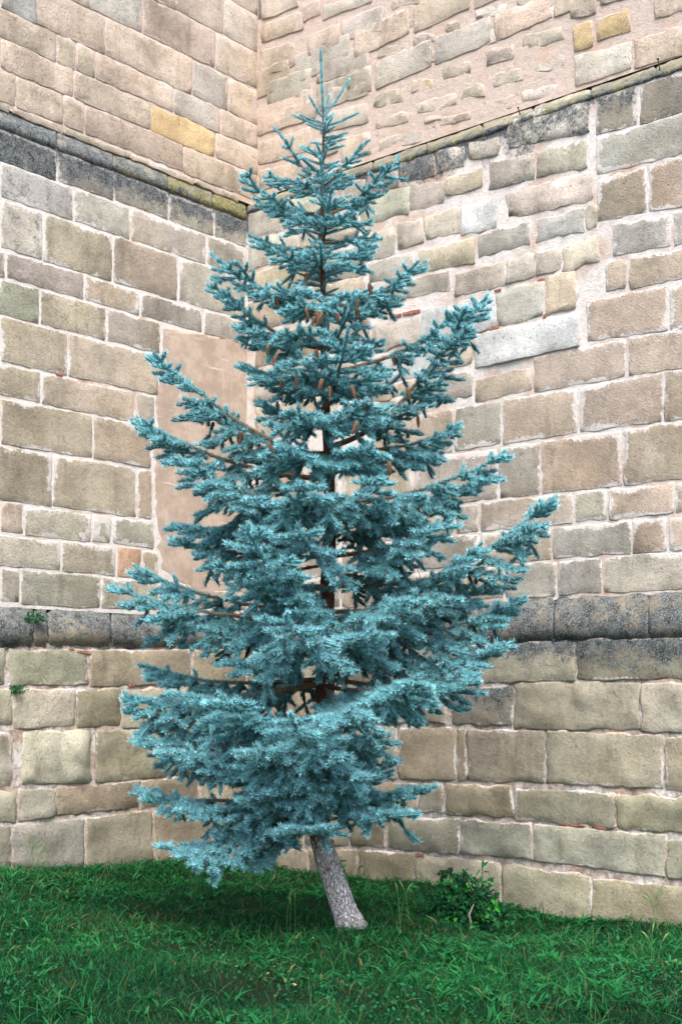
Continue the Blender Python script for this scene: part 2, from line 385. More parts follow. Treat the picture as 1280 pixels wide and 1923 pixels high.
rowL(128, 189, [-180, -40, 30, 118, 158, 344, 484], [TAN, PTAN, (PTAN, dict(dark=.22)), PTAN, (BROWN, dict(dark=.25, lump=.02, chis=.8)), (TAN, dict(lime=.3))], **ku)
rowL(190, 206, [-100, 20, 120, 245, 365, 450], [(OLIV, dict(dark=.2)), TAN, (OLIV, dict(dark=.15)), PTAN], **{**ku, 'gap': 3, 'rel': .004})
# ---- left wall, upper ledge: sloping mossy top, blackened face
led = lambda side, du, dn: [(0, du), (.25, du+(dn-du)*.35), (.55, dn), (.8, dn+.005), (1, dn-.01)]
for a, b in ((-190, -40), (-40, 107), (107, 213), (213, 316), (316, 400), (400, 463)):
    ms = .05+max(0, min(.55, (a-60)/330*.6))
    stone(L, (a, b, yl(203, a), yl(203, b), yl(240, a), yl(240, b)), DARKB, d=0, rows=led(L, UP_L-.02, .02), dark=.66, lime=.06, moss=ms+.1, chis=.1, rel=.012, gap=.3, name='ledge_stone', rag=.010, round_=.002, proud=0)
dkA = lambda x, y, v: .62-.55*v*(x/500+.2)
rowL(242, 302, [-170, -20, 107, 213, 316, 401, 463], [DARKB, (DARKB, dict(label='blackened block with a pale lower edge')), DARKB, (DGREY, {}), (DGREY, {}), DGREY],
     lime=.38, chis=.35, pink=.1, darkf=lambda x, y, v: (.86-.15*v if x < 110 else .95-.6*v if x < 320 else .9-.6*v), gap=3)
# ---- left wall, main courses
km = dict(lime=.75, chis=.85, pink=.1, gap=4.5)
MO = dict(moss=.12, dark=.18)
rowL(302, 371, [-120, 0, 138, 245, 388, 463], [GREY, (srgb(186, 188, 184), dict(lime=1.1, darkf=lambda x, y, v: .38 if x < 110 else .15)), (PALE, dict(lime=.8)), (GREY, {}), (DGREY, dict(dark=.22, moss=.15))][0:5], **km)
rowL(371, 468, [-160, 0, 81, 211, 334, 463], [TAN, (PALE, dict(dark=.34)), (OLIV, dict(moss=.12, dark=.06, mossf=lambda x, y, v: .35 if v > .85 else 0)), TAN, GREY], **km)
rowL(468, 522, [-100, 10, 158, 262, 381, 463], [TAN, (GREY, dict(dark=.12)), TAN, GREY, GREY], **km)
rowL(522, 592, [-140, -5, 74, 199, 301], [TAN, (SAGE, MO), (OLIV, dict(dark=.3, moss=.08)), GREY], **km)
rowL(592, 681, [-120, 0, 127, 299], [TAN, (OLIV, dict(dark=.12)), (TAN, {})], **km)
rowL(681, 745, [-150, -10, 77, 253, 290], [TAN, (OLIV, dict(dark=.2)), TAN, DGREY], **km)
rowL(745, 836, [-110, 0, 174, 284], [TAN, (OLIV, dict(dark=.1)), (BROWN, dict(chis=1.2, rel=.016, dark=.1))], **km)
rowL(836, 942, [-160, -10, 98, 256, 286], [TAN, (OLIV, dict(dark=.12)), TAN, BROWN], **km)
rowL(942, 1003, [-120, 0, 44, 172, 209, 290], [TAN, (PTAN, dict(pink=.6)), (CREAM, dict(lime=1.3)), (SAGE, dict(lime=1.2)), SAGE], **km)
rowL(1003, 1066, [-150, -30, 114, 218, 266, 298], [TAN, (CREAM, dict(lime=.8)), (CREAM, dict(lime=.8)), (srgb(196, 150, 118), dict(lime=.1, chis=.1, label='smooth orange-stained patch of stone')), OLIV], **km)
rowL(1066, 1134, [-110, 0, 38, 189, 298, 362], [TAN, CREAM, SAGE, (CREAM, dict(lime=.8)), SAGE], **km)
stone(L, (402, 452, 1095, 1100, 1130, 1133), TAN, lime=.5)
stone(L, (362, 463, 1106, 1110, 1142, 1146), TAN, lime=.6)
# ---- left wall, lower ledge and plinth
led2 = [(0, -.01), (.18, .05), (.42, PL+.02), (.7, PL+.03), (1, PL+.005)]
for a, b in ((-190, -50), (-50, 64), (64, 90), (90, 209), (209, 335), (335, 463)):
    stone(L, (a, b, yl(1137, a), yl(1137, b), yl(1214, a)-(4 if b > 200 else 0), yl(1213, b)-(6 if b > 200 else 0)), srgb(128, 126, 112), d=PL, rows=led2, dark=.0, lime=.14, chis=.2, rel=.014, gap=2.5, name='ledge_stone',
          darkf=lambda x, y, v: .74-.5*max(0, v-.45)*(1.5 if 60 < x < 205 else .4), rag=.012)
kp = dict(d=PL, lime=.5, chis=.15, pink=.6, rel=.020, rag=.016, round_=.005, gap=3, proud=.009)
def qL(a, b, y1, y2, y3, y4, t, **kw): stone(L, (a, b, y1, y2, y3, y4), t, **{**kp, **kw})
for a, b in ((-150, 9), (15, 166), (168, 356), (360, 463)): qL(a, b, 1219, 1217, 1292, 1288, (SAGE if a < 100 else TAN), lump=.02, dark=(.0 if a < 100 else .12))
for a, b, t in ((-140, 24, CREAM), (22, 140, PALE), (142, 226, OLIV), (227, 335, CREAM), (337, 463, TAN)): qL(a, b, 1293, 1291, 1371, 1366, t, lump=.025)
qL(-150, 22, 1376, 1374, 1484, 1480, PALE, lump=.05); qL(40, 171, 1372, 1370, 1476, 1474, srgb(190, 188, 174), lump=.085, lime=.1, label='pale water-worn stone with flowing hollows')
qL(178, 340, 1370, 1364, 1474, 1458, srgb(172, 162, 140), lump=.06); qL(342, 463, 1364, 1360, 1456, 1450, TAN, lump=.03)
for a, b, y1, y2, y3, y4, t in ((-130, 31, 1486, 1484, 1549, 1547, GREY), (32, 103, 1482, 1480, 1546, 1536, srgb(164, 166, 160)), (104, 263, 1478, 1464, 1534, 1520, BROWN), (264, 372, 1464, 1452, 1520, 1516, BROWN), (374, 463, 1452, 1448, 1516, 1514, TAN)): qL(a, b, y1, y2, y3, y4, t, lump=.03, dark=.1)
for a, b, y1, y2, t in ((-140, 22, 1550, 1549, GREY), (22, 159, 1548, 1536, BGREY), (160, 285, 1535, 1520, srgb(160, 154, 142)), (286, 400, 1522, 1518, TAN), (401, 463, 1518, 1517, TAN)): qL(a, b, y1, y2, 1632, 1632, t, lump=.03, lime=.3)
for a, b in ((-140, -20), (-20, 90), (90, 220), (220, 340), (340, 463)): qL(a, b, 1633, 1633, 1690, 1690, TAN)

# ---- right wall, upper part
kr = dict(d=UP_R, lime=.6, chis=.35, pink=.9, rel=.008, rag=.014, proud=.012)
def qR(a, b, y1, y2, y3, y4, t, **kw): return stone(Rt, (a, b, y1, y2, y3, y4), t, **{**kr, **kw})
for q in ((489, 562, -22, -48, 40, 15), (490, 572, 45, 18, 84, 56), (605, 702, 10, -22, 40, 6), (642, 720, 37, 8, 80, 58), (576, 640, 66, 42, 110, 86), (592, 697, 114, 78, 160, 128),
          (500, 588, 152, 124, 202, 174), (486, 596, 218, 182, 258, 222), (600, 692, 168, 146, 206, 182), (600, 694, 212, 190, 252, 232), (485, 585, 266, 236, 314, 284), (590, 636, 262, 248, 300, 286),
          (640, 698, 258, 242, 306, 292), (485, 602, 320, 292, 362, 326), (486, 556, 96, 74, 148, 126), (566, 604, 8, -4, 44, 30)):
    qR(*q, random.choice([PTAN, GREY, srgb(168, 154, 140)]), dark=.06, lime=.8)
rub = [(745, 800, 30, 55), (838, 870, 35, 62), (777, 818, 58, 88), (712, 765, 80, 108), (798, 862, 85, 118), (712, 782, 118, 148), (831, 884, 112, 150), (775, 813, 142, 176), (700, 757, 160, 205), (784, 857, 178, 213),
       (706, 768, 210, 242), (813, 885, 214, 236), (710, 796, 245, 280), (893, 950, 5, 38), (1008, 1050, 8, 38), (948, 990, 30, 57), (880, 933, 52, 90), (983, 1058, 50, 92), (911, 966, 82, 125),
       (925, 983, 128, 163), (1005, 1062, 103, 135), (868, 912, 155, 188), (978, 1050, 158, 190), (908, 962, 180, 212), (735, 790, -12, 14), (810, 868, -18, 20), (968, 1000, -12, 12), (720, 742, 52, 72), (800, 832, 215, 232)]
for a, b, y1, y2 in rub:
    s = -.24*(b-a); m = (y1+y2)/2; h = (y2-y1)*.68/2
    pale = random.random() < .25
    qR(a, b, m-h-s/2, m-h+s/2, m+h-s/2, m+h+s/2, OCHRE if (a, b) == (775, 813) else (PALE if pale else srgb(162, 154, 140)), dark=.0 if pale else .18, lime=.95, rel=.014, rag=.022, lump=.01, gap=1, proud=.002)
qR(1078, 1188, 104, 76, 164, 130, PALE, dark=.22, lump=.02); qR(1190, 1330, 76, 32, 130, 92, srgb(178, 162, 144), lime=.3); qR(1078, 1116, 46, 36, 100, 92, OCHRE, lime=.4); qR(1118, 1184, 36, 12, 80, 60, OCHRE, lime=.5, label='ochre-stained block')
qR(1070, 1122, -14, -26, 38, 28, TAN); qR(1126, 1210, -34, -52, 12, -10, TAN); qR(1228, 1340, -36, -62, 38, 6, PTAN); qR(1340, 1500, 0, -60, 80, 30, TAN)
for i in range(9):
    a = 480+i*112; y = lambda x: yr(-115, x)
    qR(a, a+108, y(a), y(a+108), y(a)+54, y(a+108)+54, random.choice([PTAN, TAN, GREY]))
    y = lambda x: yr(-185, x)
    qR(a-40, a+66, y(a), y(a+108), y(a)+56, y(a+108)+54, random.choice([PTAN, TAN, GREY]))
# ---- right wall, upper ledge
for a, b in ((463, 590), (590, 700), (700, 800), (800, 905), (905, 1000), (1000, 1110), (1110, 1230), (1230, 1340), (1340, 1480)):
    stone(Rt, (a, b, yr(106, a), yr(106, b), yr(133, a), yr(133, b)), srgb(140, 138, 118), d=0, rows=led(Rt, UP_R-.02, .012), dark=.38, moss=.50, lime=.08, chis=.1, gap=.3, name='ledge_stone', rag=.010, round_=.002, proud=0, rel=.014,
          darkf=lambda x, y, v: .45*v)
# nearest bay: squared blocks
kb = dict(d=0.0, lime=.80, chis=.85, pink=.25, rel=.006, rag=.012, gap=5)
def qB(a, b, y1, y2, y3, y4, t, **kw): return stone(Rt, (a, b, y1, y2, y3, y4), t, **{**kb, **kw})
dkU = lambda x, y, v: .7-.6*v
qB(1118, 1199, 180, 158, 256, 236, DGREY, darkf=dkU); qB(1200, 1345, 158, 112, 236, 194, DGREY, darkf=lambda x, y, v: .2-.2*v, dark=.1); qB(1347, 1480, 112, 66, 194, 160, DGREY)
qB(1118, 1345, 256, 194, 332, 276, srgb(180, 182, 178), chis=.3); qB(1348, 1480, 194, 158, 276, 240, GREY)
qB(1119, 1216, 334, 310, 420, 400, TAN); qB(1217, 1345, 310, 278, 400, 380, TAN); qB(1346, 1480, 278, 244, 380, 350, TAN)
qB(1148, 1262, 420, 398, 484, 464, BGREY); qB(1263, 1400, 398, 368, 464, 436, GREY)
qB(1136, 1179, 488, 482, 550, 544, PTAN); qB(1180, 1345, 484, 452, 546, 512, PTAN); qB(1346, 1480, 452, 420, 512, 480, TAN)
qB(1100, 1254, 562, 536, 644, 624, PTAN); qB(1255, 1400, 536, 508, 624, 606, PTAN)
rowR(614, 692, [800, 888, 1000, 1176, 1345, 1480], [None, None, (PTAN, {}), (PTAN, {}), TAN], **kb)
qB(890, 1000, 712, 686, 760, 735, TAN)
rowR(692, 789, [695, 852, 942, 1086, 1246, 1400], [TAN, GREY, (PTAN, dict(chis=1.0)), PTAN, PTAN], **kb)
qB(640, 780, 762, 738, 800, 778, GREY); 
rowR(789, 902, [640, 778, 936, 1016, 1170, 1330, 1480], [TAN, GREY, GREY, (PTAN, dict(chis=1.0, dark=.06)), (PTAN, dict(dark=.06)), TAN], **kb)
rowR(902, 966, [640, 760, 854, 900, 1078, 1142, 1268, 1400], [TAN, TAN, GREY, (srgb(164, 158, 148), {}), SAGE, (PTAN, dict(rel=.018)), TAN], **kb)
rowR(966, 1036, [640, 785, 902, 1036, 1187, 1254, 1400], [TAN, GREY, TAN, (srgb(178, 180, 172), dict(lime=.8)), PTAN, TAN], **kb)
rowR(1036, 1109, [640, 760, 948, 1047, 1132, 1340, 1480], [TAN, TAN, (BGREY, dict(lime=.5, rel=.018)), (BGREY, dict(lime=.5, rel=.018)), (PALE, dict(lime=.7)), TAN], **kb)
# older irregular stones under the ledge
ko = dict(lime=.35, chis=.25, rel=.020, rag=.020, gap=1, lump=.018, round_=.004, pink=.6)
for q, t, kw in (((955, 1107, 222, 186, 276, 252), PALE, dict(dark=.34, lump=.05)), ((880, 936, 268, 256, 302, 290), PALE, dict(dark=.22)), ((918, 1004, 307, 284, 358, 338), PALE, dict(dark=.16)), ((1007, 1104, 286, 260, 334, 316), CREAM, dict(dark=.08)),
                 ((837, 908, 334, 316, 372, 352), YEL, dict(dark=.15, moss=.25)), ((750, 816, 304, 286, 344, 332), CREAM, dict(dark=.36)), ((819, 872, 284, 270, 324, 312), PALE, dict(dark=.30)), ((771, 836, 348, 334, 398, 380), GREY, dict(dark=.16)),
                 ((675, 769, 378, 350, 428, 402), SAGE, dict(dark=.16)), ((690, 748, 330, 312, 370, 352), GREY, dict(dark=.3)), ((952, 1114, 364, 318, 412, 378), PINKS, dict(label='pinkish block', dark=.02, lump=.02)), ((867, 933, 386, 370, 442, 428), BLUEW, dict(label='squarish white block', lime=.1)),
                 ((798, 865, 406, 386, 452, 436), CREAM, dict(dark=.1)), ((745, 796, 420, 406, 472, 456), GREY, dict(dark=.08)), ((680, 743, 444, 424, 494, 478), PALE, {}), ((897, 997, 440, 416, 484, 460), BGREY, dict(lump=0)),
                 ((1008, 1100, 412, 388, 456, 434), srgb(156, 160, 162), dict(lump=0)), ((1101, 1124, 386, 380, 434, 428), CREAM, {}), ((785, 892, 474, 446, 514, 494), YEL, {}), ((692, 778, 494, 472, 534, 516), BGREY, dict(lump=0)),
                 ((854, 950, 514, 490, 558, 536), CREAM, dict(dark=.04)), ((952, 1005, 488, 474, 534, 520), srgb(172, 168, 158), {}), ((1005, 1056, 476, 462, 520, 506), srgb(174, 168, 156), {}), ((1056, 1126, 462, 438, 512, 492), srgb(196, 188, 164), {}),
                 ((764, 846, 526, 504, 562, 544), GREY, dict(lump=0)), ((688, 762, 548, 526, 588, 566), GREY, {}), ((1023, 1082, 522, 506, 596, 582), srgb(190, 174, 150), dict(lump=0)), ((933, 1022, 550, 526, 616, 596), srgb(192, 192, 184), dict(lump=0)),
                 ((790, 932, 582, 552, 642, 616), srgb(196, 202, 204), dict(lump=0)), ((891, 1090, 628, 584, 694, 650), BLUEW, dict(label='long whitish block', lump=0, rag=.008, proud=.02, dark=.07)), ((698, 790, 612, 590, 664, 642), GREY, dict(lump=0)), ((822, 889, 644, 630, 694, 684), srgb(190, 176, 156), {}),
                 ((692, 820, 672, 646, 726, 704), srgb(192, 200, 204), dict(lump=0, dark=.1)), ((690, 784, 732, 712, 760, 740), TAN, {}), ((785, 888, 712, 696, 760, 744), GREY, {}),
                 ((612, 686, 352, 332, 400, 380), GREY, dict(dark=.2)), ((530, 610, 380, 354, 430, 402), SAGE, dict(dark=.1)), ((466, 528, 400, 382, 450, 434), PALE, {}), ((466, 560, 456, 428, 508, 484), PALE, {}), ((562, 674, 430, 400, 480, 446), TAN, {}), ((466, 580, 514, 486, 566, 540), YEL, {}),
                 ((582, 688, 486, 458, 540, 514), GREY, {}), ((466, 560, 572, 548, 626, 606), TAN, {}), ((562, 686, 546, 516, 604, 576), TAN, {}), ((480, 600, 634, 606, 690, 668), BROWN, {}), ((602, 696, 606, 590, 666, 650), GREY, {}), ((480, 640, 698, 664, 756, 732), GREY, {}), ((642, 690, 672, 664, 730, 720), TAN, {}),
                 ((480, 636, 764, 738, 830, 800), TAN, {})):
    a = dict(ko); a.update(kw); a['dark'] = a.get('dark', 0)*1.7; qB(*q, t, **a)
for i, (yt, yb) in enumerate(((789, 902), (902, 966), (966, 1036), (1036, 1109))):
    rowR(yt, yb, [470, 545+20*(i % 2), 640], [TAN, GREY], **kb)
# ---- right wall, lower ledge and plinth
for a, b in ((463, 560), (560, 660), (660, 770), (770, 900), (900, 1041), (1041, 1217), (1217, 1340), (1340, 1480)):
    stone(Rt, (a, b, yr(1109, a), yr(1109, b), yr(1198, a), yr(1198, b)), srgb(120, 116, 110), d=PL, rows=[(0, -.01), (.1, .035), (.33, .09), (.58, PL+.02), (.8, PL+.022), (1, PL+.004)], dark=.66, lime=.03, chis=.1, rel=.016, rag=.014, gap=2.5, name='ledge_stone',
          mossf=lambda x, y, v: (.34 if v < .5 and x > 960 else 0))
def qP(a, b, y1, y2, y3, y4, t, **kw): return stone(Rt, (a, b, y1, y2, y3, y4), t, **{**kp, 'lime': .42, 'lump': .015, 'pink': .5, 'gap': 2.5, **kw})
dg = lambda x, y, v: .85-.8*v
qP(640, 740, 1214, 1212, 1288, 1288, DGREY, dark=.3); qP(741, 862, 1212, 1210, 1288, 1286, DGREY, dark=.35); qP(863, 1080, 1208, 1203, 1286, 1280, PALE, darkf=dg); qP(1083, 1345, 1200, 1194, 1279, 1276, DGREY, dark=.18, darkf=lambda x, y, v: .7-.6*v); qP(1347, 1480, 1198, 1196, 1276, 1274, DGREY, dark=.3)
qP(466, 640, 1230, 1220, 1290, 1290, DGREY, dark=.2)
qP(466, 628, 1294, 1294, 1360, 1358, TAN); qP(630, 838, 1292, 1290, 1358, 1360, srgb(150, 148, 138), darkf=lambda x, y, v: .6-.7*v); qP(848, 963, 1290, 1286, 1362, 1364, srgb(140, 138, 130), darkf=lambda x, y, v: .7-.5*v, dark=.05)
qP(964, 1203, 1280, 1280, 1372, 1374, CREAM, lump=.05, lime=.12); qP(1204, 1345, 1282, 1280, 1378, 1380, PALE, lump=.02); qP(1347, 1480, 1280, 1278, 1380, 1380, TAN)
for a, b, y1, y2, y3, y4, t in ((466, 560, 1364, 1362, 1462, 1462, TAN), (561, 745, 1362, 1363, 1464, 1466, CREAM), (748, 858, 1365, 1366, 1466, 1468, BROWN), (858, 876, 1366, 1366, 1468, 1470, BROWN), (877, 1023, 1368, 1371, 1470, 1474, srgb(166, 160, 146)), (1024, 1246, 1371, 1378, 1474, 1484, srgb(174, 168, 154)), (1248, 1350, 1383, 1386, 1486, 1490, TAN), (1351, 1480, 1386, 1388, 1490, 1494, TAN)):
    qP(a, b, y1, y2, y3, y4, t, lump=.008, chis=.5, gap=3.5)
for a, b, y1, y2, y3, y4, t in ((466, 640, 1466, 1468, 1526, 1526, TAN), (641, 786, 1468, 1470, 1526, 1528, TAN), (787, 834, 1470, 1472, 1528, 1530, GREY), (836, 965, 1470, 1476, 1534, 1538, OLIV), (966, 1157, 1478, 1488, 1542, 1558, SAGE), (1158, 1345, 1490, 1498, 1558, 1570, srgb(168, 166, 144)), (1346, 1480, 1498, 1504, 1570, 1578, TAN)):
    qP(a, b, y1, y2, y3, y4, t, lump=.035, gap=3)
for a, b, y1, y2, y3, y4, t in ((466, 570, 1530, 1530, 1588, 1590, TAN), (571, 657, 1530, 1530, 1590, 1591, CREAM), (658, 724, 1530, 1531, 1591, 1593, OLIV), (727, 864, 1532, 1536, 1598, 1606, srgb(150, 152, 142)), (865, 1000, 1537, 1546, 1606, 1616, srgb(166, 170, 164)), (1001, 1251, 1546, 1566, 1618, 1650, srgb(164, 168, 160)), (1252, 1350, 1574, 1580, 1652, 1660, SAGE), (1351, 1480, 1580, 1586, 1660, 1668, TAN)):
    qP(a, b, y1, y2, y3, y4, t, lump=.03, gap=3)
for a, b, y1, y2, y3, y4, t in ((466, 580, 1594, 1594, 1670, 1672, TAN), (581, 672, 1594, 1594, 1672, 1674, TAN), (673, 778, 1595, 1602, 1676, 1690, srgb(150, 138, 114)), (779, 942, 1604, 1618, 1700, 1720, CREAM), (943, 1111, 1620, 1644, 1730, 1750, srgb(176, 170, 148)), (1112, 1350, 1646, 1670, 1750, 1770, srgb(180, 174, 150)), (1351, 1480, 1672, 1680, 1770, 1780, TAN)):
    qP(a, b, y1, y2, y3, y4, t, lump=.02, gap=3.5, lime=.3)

# ---- mortar beds: irregular sheets behind the stones
def bed(side, x0, x1, yt, yb, d, name, wl, limef, pinkf, darkf, amp=.002, nx=130, ny=150, bias=0.0):
    pts = []; msk = []; pk = []; N3 = side.nrm3(); pl = []
    for j in range(ny+1):
        for i in range(nx+1):
            x = x0+(x1-x0)*i/nx; a = yt(x); b_ = yb(x); y = a+(b_-a)*j/ny
            p = side.P(x, y, d); s_, z_ = side.uv(p)
            nz = mn.fractal(Vector((s_*7, z_*7, 1)), .8, 2, 4)
            pts.append(p+N3*(nz*amp+bias)); msk.append((limef(x, y), darkf(x, y), 0, 1)); pk.append(pinkf(x, y)); pl.append((s_, z_, 0))
    F4 = [(j*(nx+1)+i, (j+1)*(nx+1)+i, (j+1)*(nx+1)+i+1, j*(nx+1)+i+1) for j in range(ny) for i in range(nx)]
    pts = np.array(pts); cen = pts.mean(0); F4 = np.array(F4)
    if np.cross(pts[F4[0][1]]-pts[F4[0][0]], pts[F4[0][2]]-pts[F4[0][0]]) @ N3 < 0: F4 = F4[:, ::-1]
    me = np_mesh(name, pts-cen, F4, True); col_attr(me, 'mask', np.array(msk)); vec_attr(me, 'plane', np.array(pl))
    at = me.attributes.new('pink', 'FLOAT', 'POINT'); at.data.foreach_set('value', np.array(pk, dtype=np.float32))
    return link(name, me, M_MORTAR, wl, Vector(cen)-wl.location)
cst = lambda v: (lambda x, y: v)
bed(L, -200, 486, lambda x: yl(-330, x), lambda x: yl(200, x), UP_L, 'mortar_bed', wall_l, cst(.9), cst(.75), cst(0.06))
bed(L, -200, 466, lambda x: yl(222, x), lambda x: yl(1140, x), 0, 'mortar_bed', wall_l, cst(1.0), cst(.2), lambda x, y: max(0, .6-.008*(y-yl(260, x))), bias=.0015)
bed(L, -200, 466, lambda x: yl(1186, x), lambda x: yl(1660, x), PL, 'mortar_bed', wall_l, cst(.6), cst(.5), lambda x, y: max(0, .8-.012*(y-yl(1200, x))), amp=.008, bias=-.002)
bed(Rt, 483, 1490, lambda x: yr(-330, x), lambda x: yr(104, x), UP_R, 'mortar_bed', wall_r, cst(1.0), cst(.95), cst(.0), nx=170, amp=.003, bias=.0015)
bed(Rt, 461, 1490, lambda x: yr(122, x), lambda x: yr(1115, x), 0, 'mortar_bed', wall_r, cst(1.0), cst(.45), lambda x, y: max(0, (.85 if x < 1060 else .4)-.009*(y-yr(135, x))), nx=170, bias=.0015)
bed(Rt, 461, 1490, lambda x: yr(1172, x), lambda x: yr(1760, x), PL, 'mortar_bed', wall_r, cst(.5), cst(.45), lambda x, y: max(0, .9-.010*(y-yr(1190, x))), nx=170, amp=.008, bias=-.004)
# solid masonry behind the beds
def core(side, x0, x1, wl, dback):
    a = side.P(x0, 1290, dback); b_ = side.P(x1, 1290, dback); th = side.nrm3()*-.7
    V = []
    for p in (a, b_, b_+th, a+th):
        for z in (-.8, side.P((x0+x1)/2, -220, dback)[2]): V.append((p[0], p[1], z))
    Fq = [(0, 2, 3, 1), (2, 4, 5, 3), (4, 6, 7, 5), (6, 0, 1, 7), (1, 3, 5, 7), (0, 6, 4, 2)]
    link('wall_core', np_mesh('wall_core', np.array(V)-np.array(wl.location), np.array(Fq)), M_CORE, wl)
core(L, -190, 500, wall_l, -.16); core(Rt, 500, 1480, wall_r, -.34)

# ---- smooth plaster patch on the left wall
def plaster():
    rowsy = np.linspace(612, 1112, 60); pts = []; pl = []; nx = 22; N3 = L.nrm3()
    for y in rowsy:
        xl = np.interp(y, [612, 680, 740, 850, 960, 1000, 1070, 1112], [302, 298, 291, 286, 288, 294, 300, 366])+7*mn.noise(Vector((y*.05, 0, 0)))+5*mn.noise(Vector((y*.2, 0, 3)))
        for i in range(nx+1):
            x = xl+(465-xl)*i/nx; yy = y+(x-302)*.10*(1 if y < 900 else .0) if y < 1000 else y
            ytop = 612+(x-302)*.20
            yy = max(y, ytop) if y < 700 else y
            p = L.P(x, yy, .0); s_, z_ = L.uv(p)
            e = min(1, i/1.5)*min(1, max(0, (y-612)/8))
            pts.append(p+N3*((.009*e-.002)+.005*mn.noise(Vector((s_*3, z_*3, 5))))); pl.append((s_, z_, 0))
    nyy = len(rowsy); F4 = [(j*(nx+1)+i, (j+1)*(nx+1)+i, (j+1)*(nx+1)+i+1, j*(nx+1)+i+1) for j in range(nyy-1) for i in range(nx)]
    pts = np.array(pts); cen = pts.mean(0); F4 = np.array(F4)
    if np.cross(pts[F4[700][1]]-pts[F4[700][0]], pts[F4[700][2]]-pts[F4[700][0]]) @ N3 < 0: F4 = F4[:, ::-1]
    me = np_mesh('plaster_patch', pts-cen, F4, True); vec_attr(me, 'plane', np.array(pl))
    link('plaster_patch', me, M_PLASTER, wall_l, Vector(cen)-wall_l.location)
plaster()

# ---- red tile slips in the joints, iron pins on the ledge
def slip(side, x0, x1, y0, y1, th, d=0.0):
    N3 = side.nrm3(); a = side.P(x0, y0, d); b_ = side.P(x1, y1, d); h = th*.75/F*a[1]
    V = []
    for k, (p, hh) in enumerate(((a, h*.8), (b_, h*1.1))):
        for dz in (0, -hh):
            for o in (.015, -.04): V.append(p+N3*(o+random.uniform(-.004, .004))+np.array((0, 0, dz)))
    m = (a+b_)/2
    for dz in (h*.15, -h*1.1): V.append(m+N3*.017+np.array((0, 0, dz)))
    V = np.array(V); cen = V[:8].mean(0)
    Fq = [(0, 2, 9), (0, 9, 8), (8, 9, 4), (9, 6, 4), (0, 1, 3), (0, 3, 2), (4, 7, 5), (4, 6, 7), (0, 8, 1), (8, 5, 1), (8, 4, 5), (2, 3, 9), (9, 3, 7), (9, 7, 6)]
    wl = wall_l if side is L else wall_r
    link('tile_slip', np_mesh('tile_slip', V-cen, np.array(Fq)), M_TILE, wl, Vector(cen)-wl.location)
for a in ((733, 754, 593, 589, 6), (757, 789, 588, 581, 7), (676, 691, 607, 603, 6), (929, 941, 545, 542, 4), (1010, 1023, 526, 522, 6), (1020, 1026, 592, 590, 7), (815, 835, 641, 635, 5), (920, 937, 616, 611, 6), (783, 795, 644, 641, 4)): slip(Rt, *a)
for a in ((1050, 1098, 1547, 1551, 4), (1112, 1142, 1552, 1556, 4), (782, 796, 1603, 1604, 6)): slip(Rt, *a, d=PL)
for a in ((143, 170, 1222, 1224, 5), (240, 250, 1286, 1285, 5), (129, 138, 1218, 1218, 4)): slip(L, *a, d=PL)
slip(L, 104, 117, 700, 702, 5)
def pin(x, y, h):
    p = Rt.P(x, y, -.05); hh = h/F*p[1]; V = []; seg = 6
    prof = ((0, .006), (.5, .006), (.9, .005), (.92, .012), (1.0, .011))
    for t, r in prof:
        for k in range(seg): a = k*math.tau/seg; V.append((math.cos(a)*r-.02*t, math.sin(a)*r, hh*t))
    Fq = [(j*seg+k, j*seg+(k+1) % seg, (j+1)*seg+(k+1) % seg, (j+1)*seg+k) for j in range(len(prof)-1) for k in range(seg)]
    return link('iron_pin', np_mesh('iron_pin', np.array(V), np.array(Fq)), M_IRON, wall_r, Vector(p)-wall_r.location)
pin(1239, 134, 25); pin(976, 215, 14)

# ---------------------------------------------------------------- ground
def make_ground():
    xs = np.concatenate([np.linspace(-60, -6, 8), np.linspace(-5.5, 5.5, 111), np.linspace(6, 60, 8)])
    ys = np.concatenate([np.linspace(-60, 4, 8), np.linspace(4.5, 15.5, 111), np.linspace(17, 80, 6)])
    X, Y = np.meshgrid(xs, ys); Z = ground_z(X, Y)
    V = np.stack([X, Y, Z], -1).reshape(-1, 3); nx = len(xs)
    Fq = [(j*nx+i, j*nx+i+1, (j+1)*nx+i+1, (j+1)*nx+i) for j in range(len(ys)-1) for i in range(nx-1)]
    tag(link('ground', np_mesh('ground', V, np.array(Fq), True), M_GROUND), kind='structure')
make_ground()
def inside(X, Y, m=0.0):
    """in front of both plinths"""
    return (L.n[0]*X+L.n[1]*Y > L.D+PL+m) & (Rt.n[0]*X+Rt.n[1]*Y > Rt.D+PL+m)

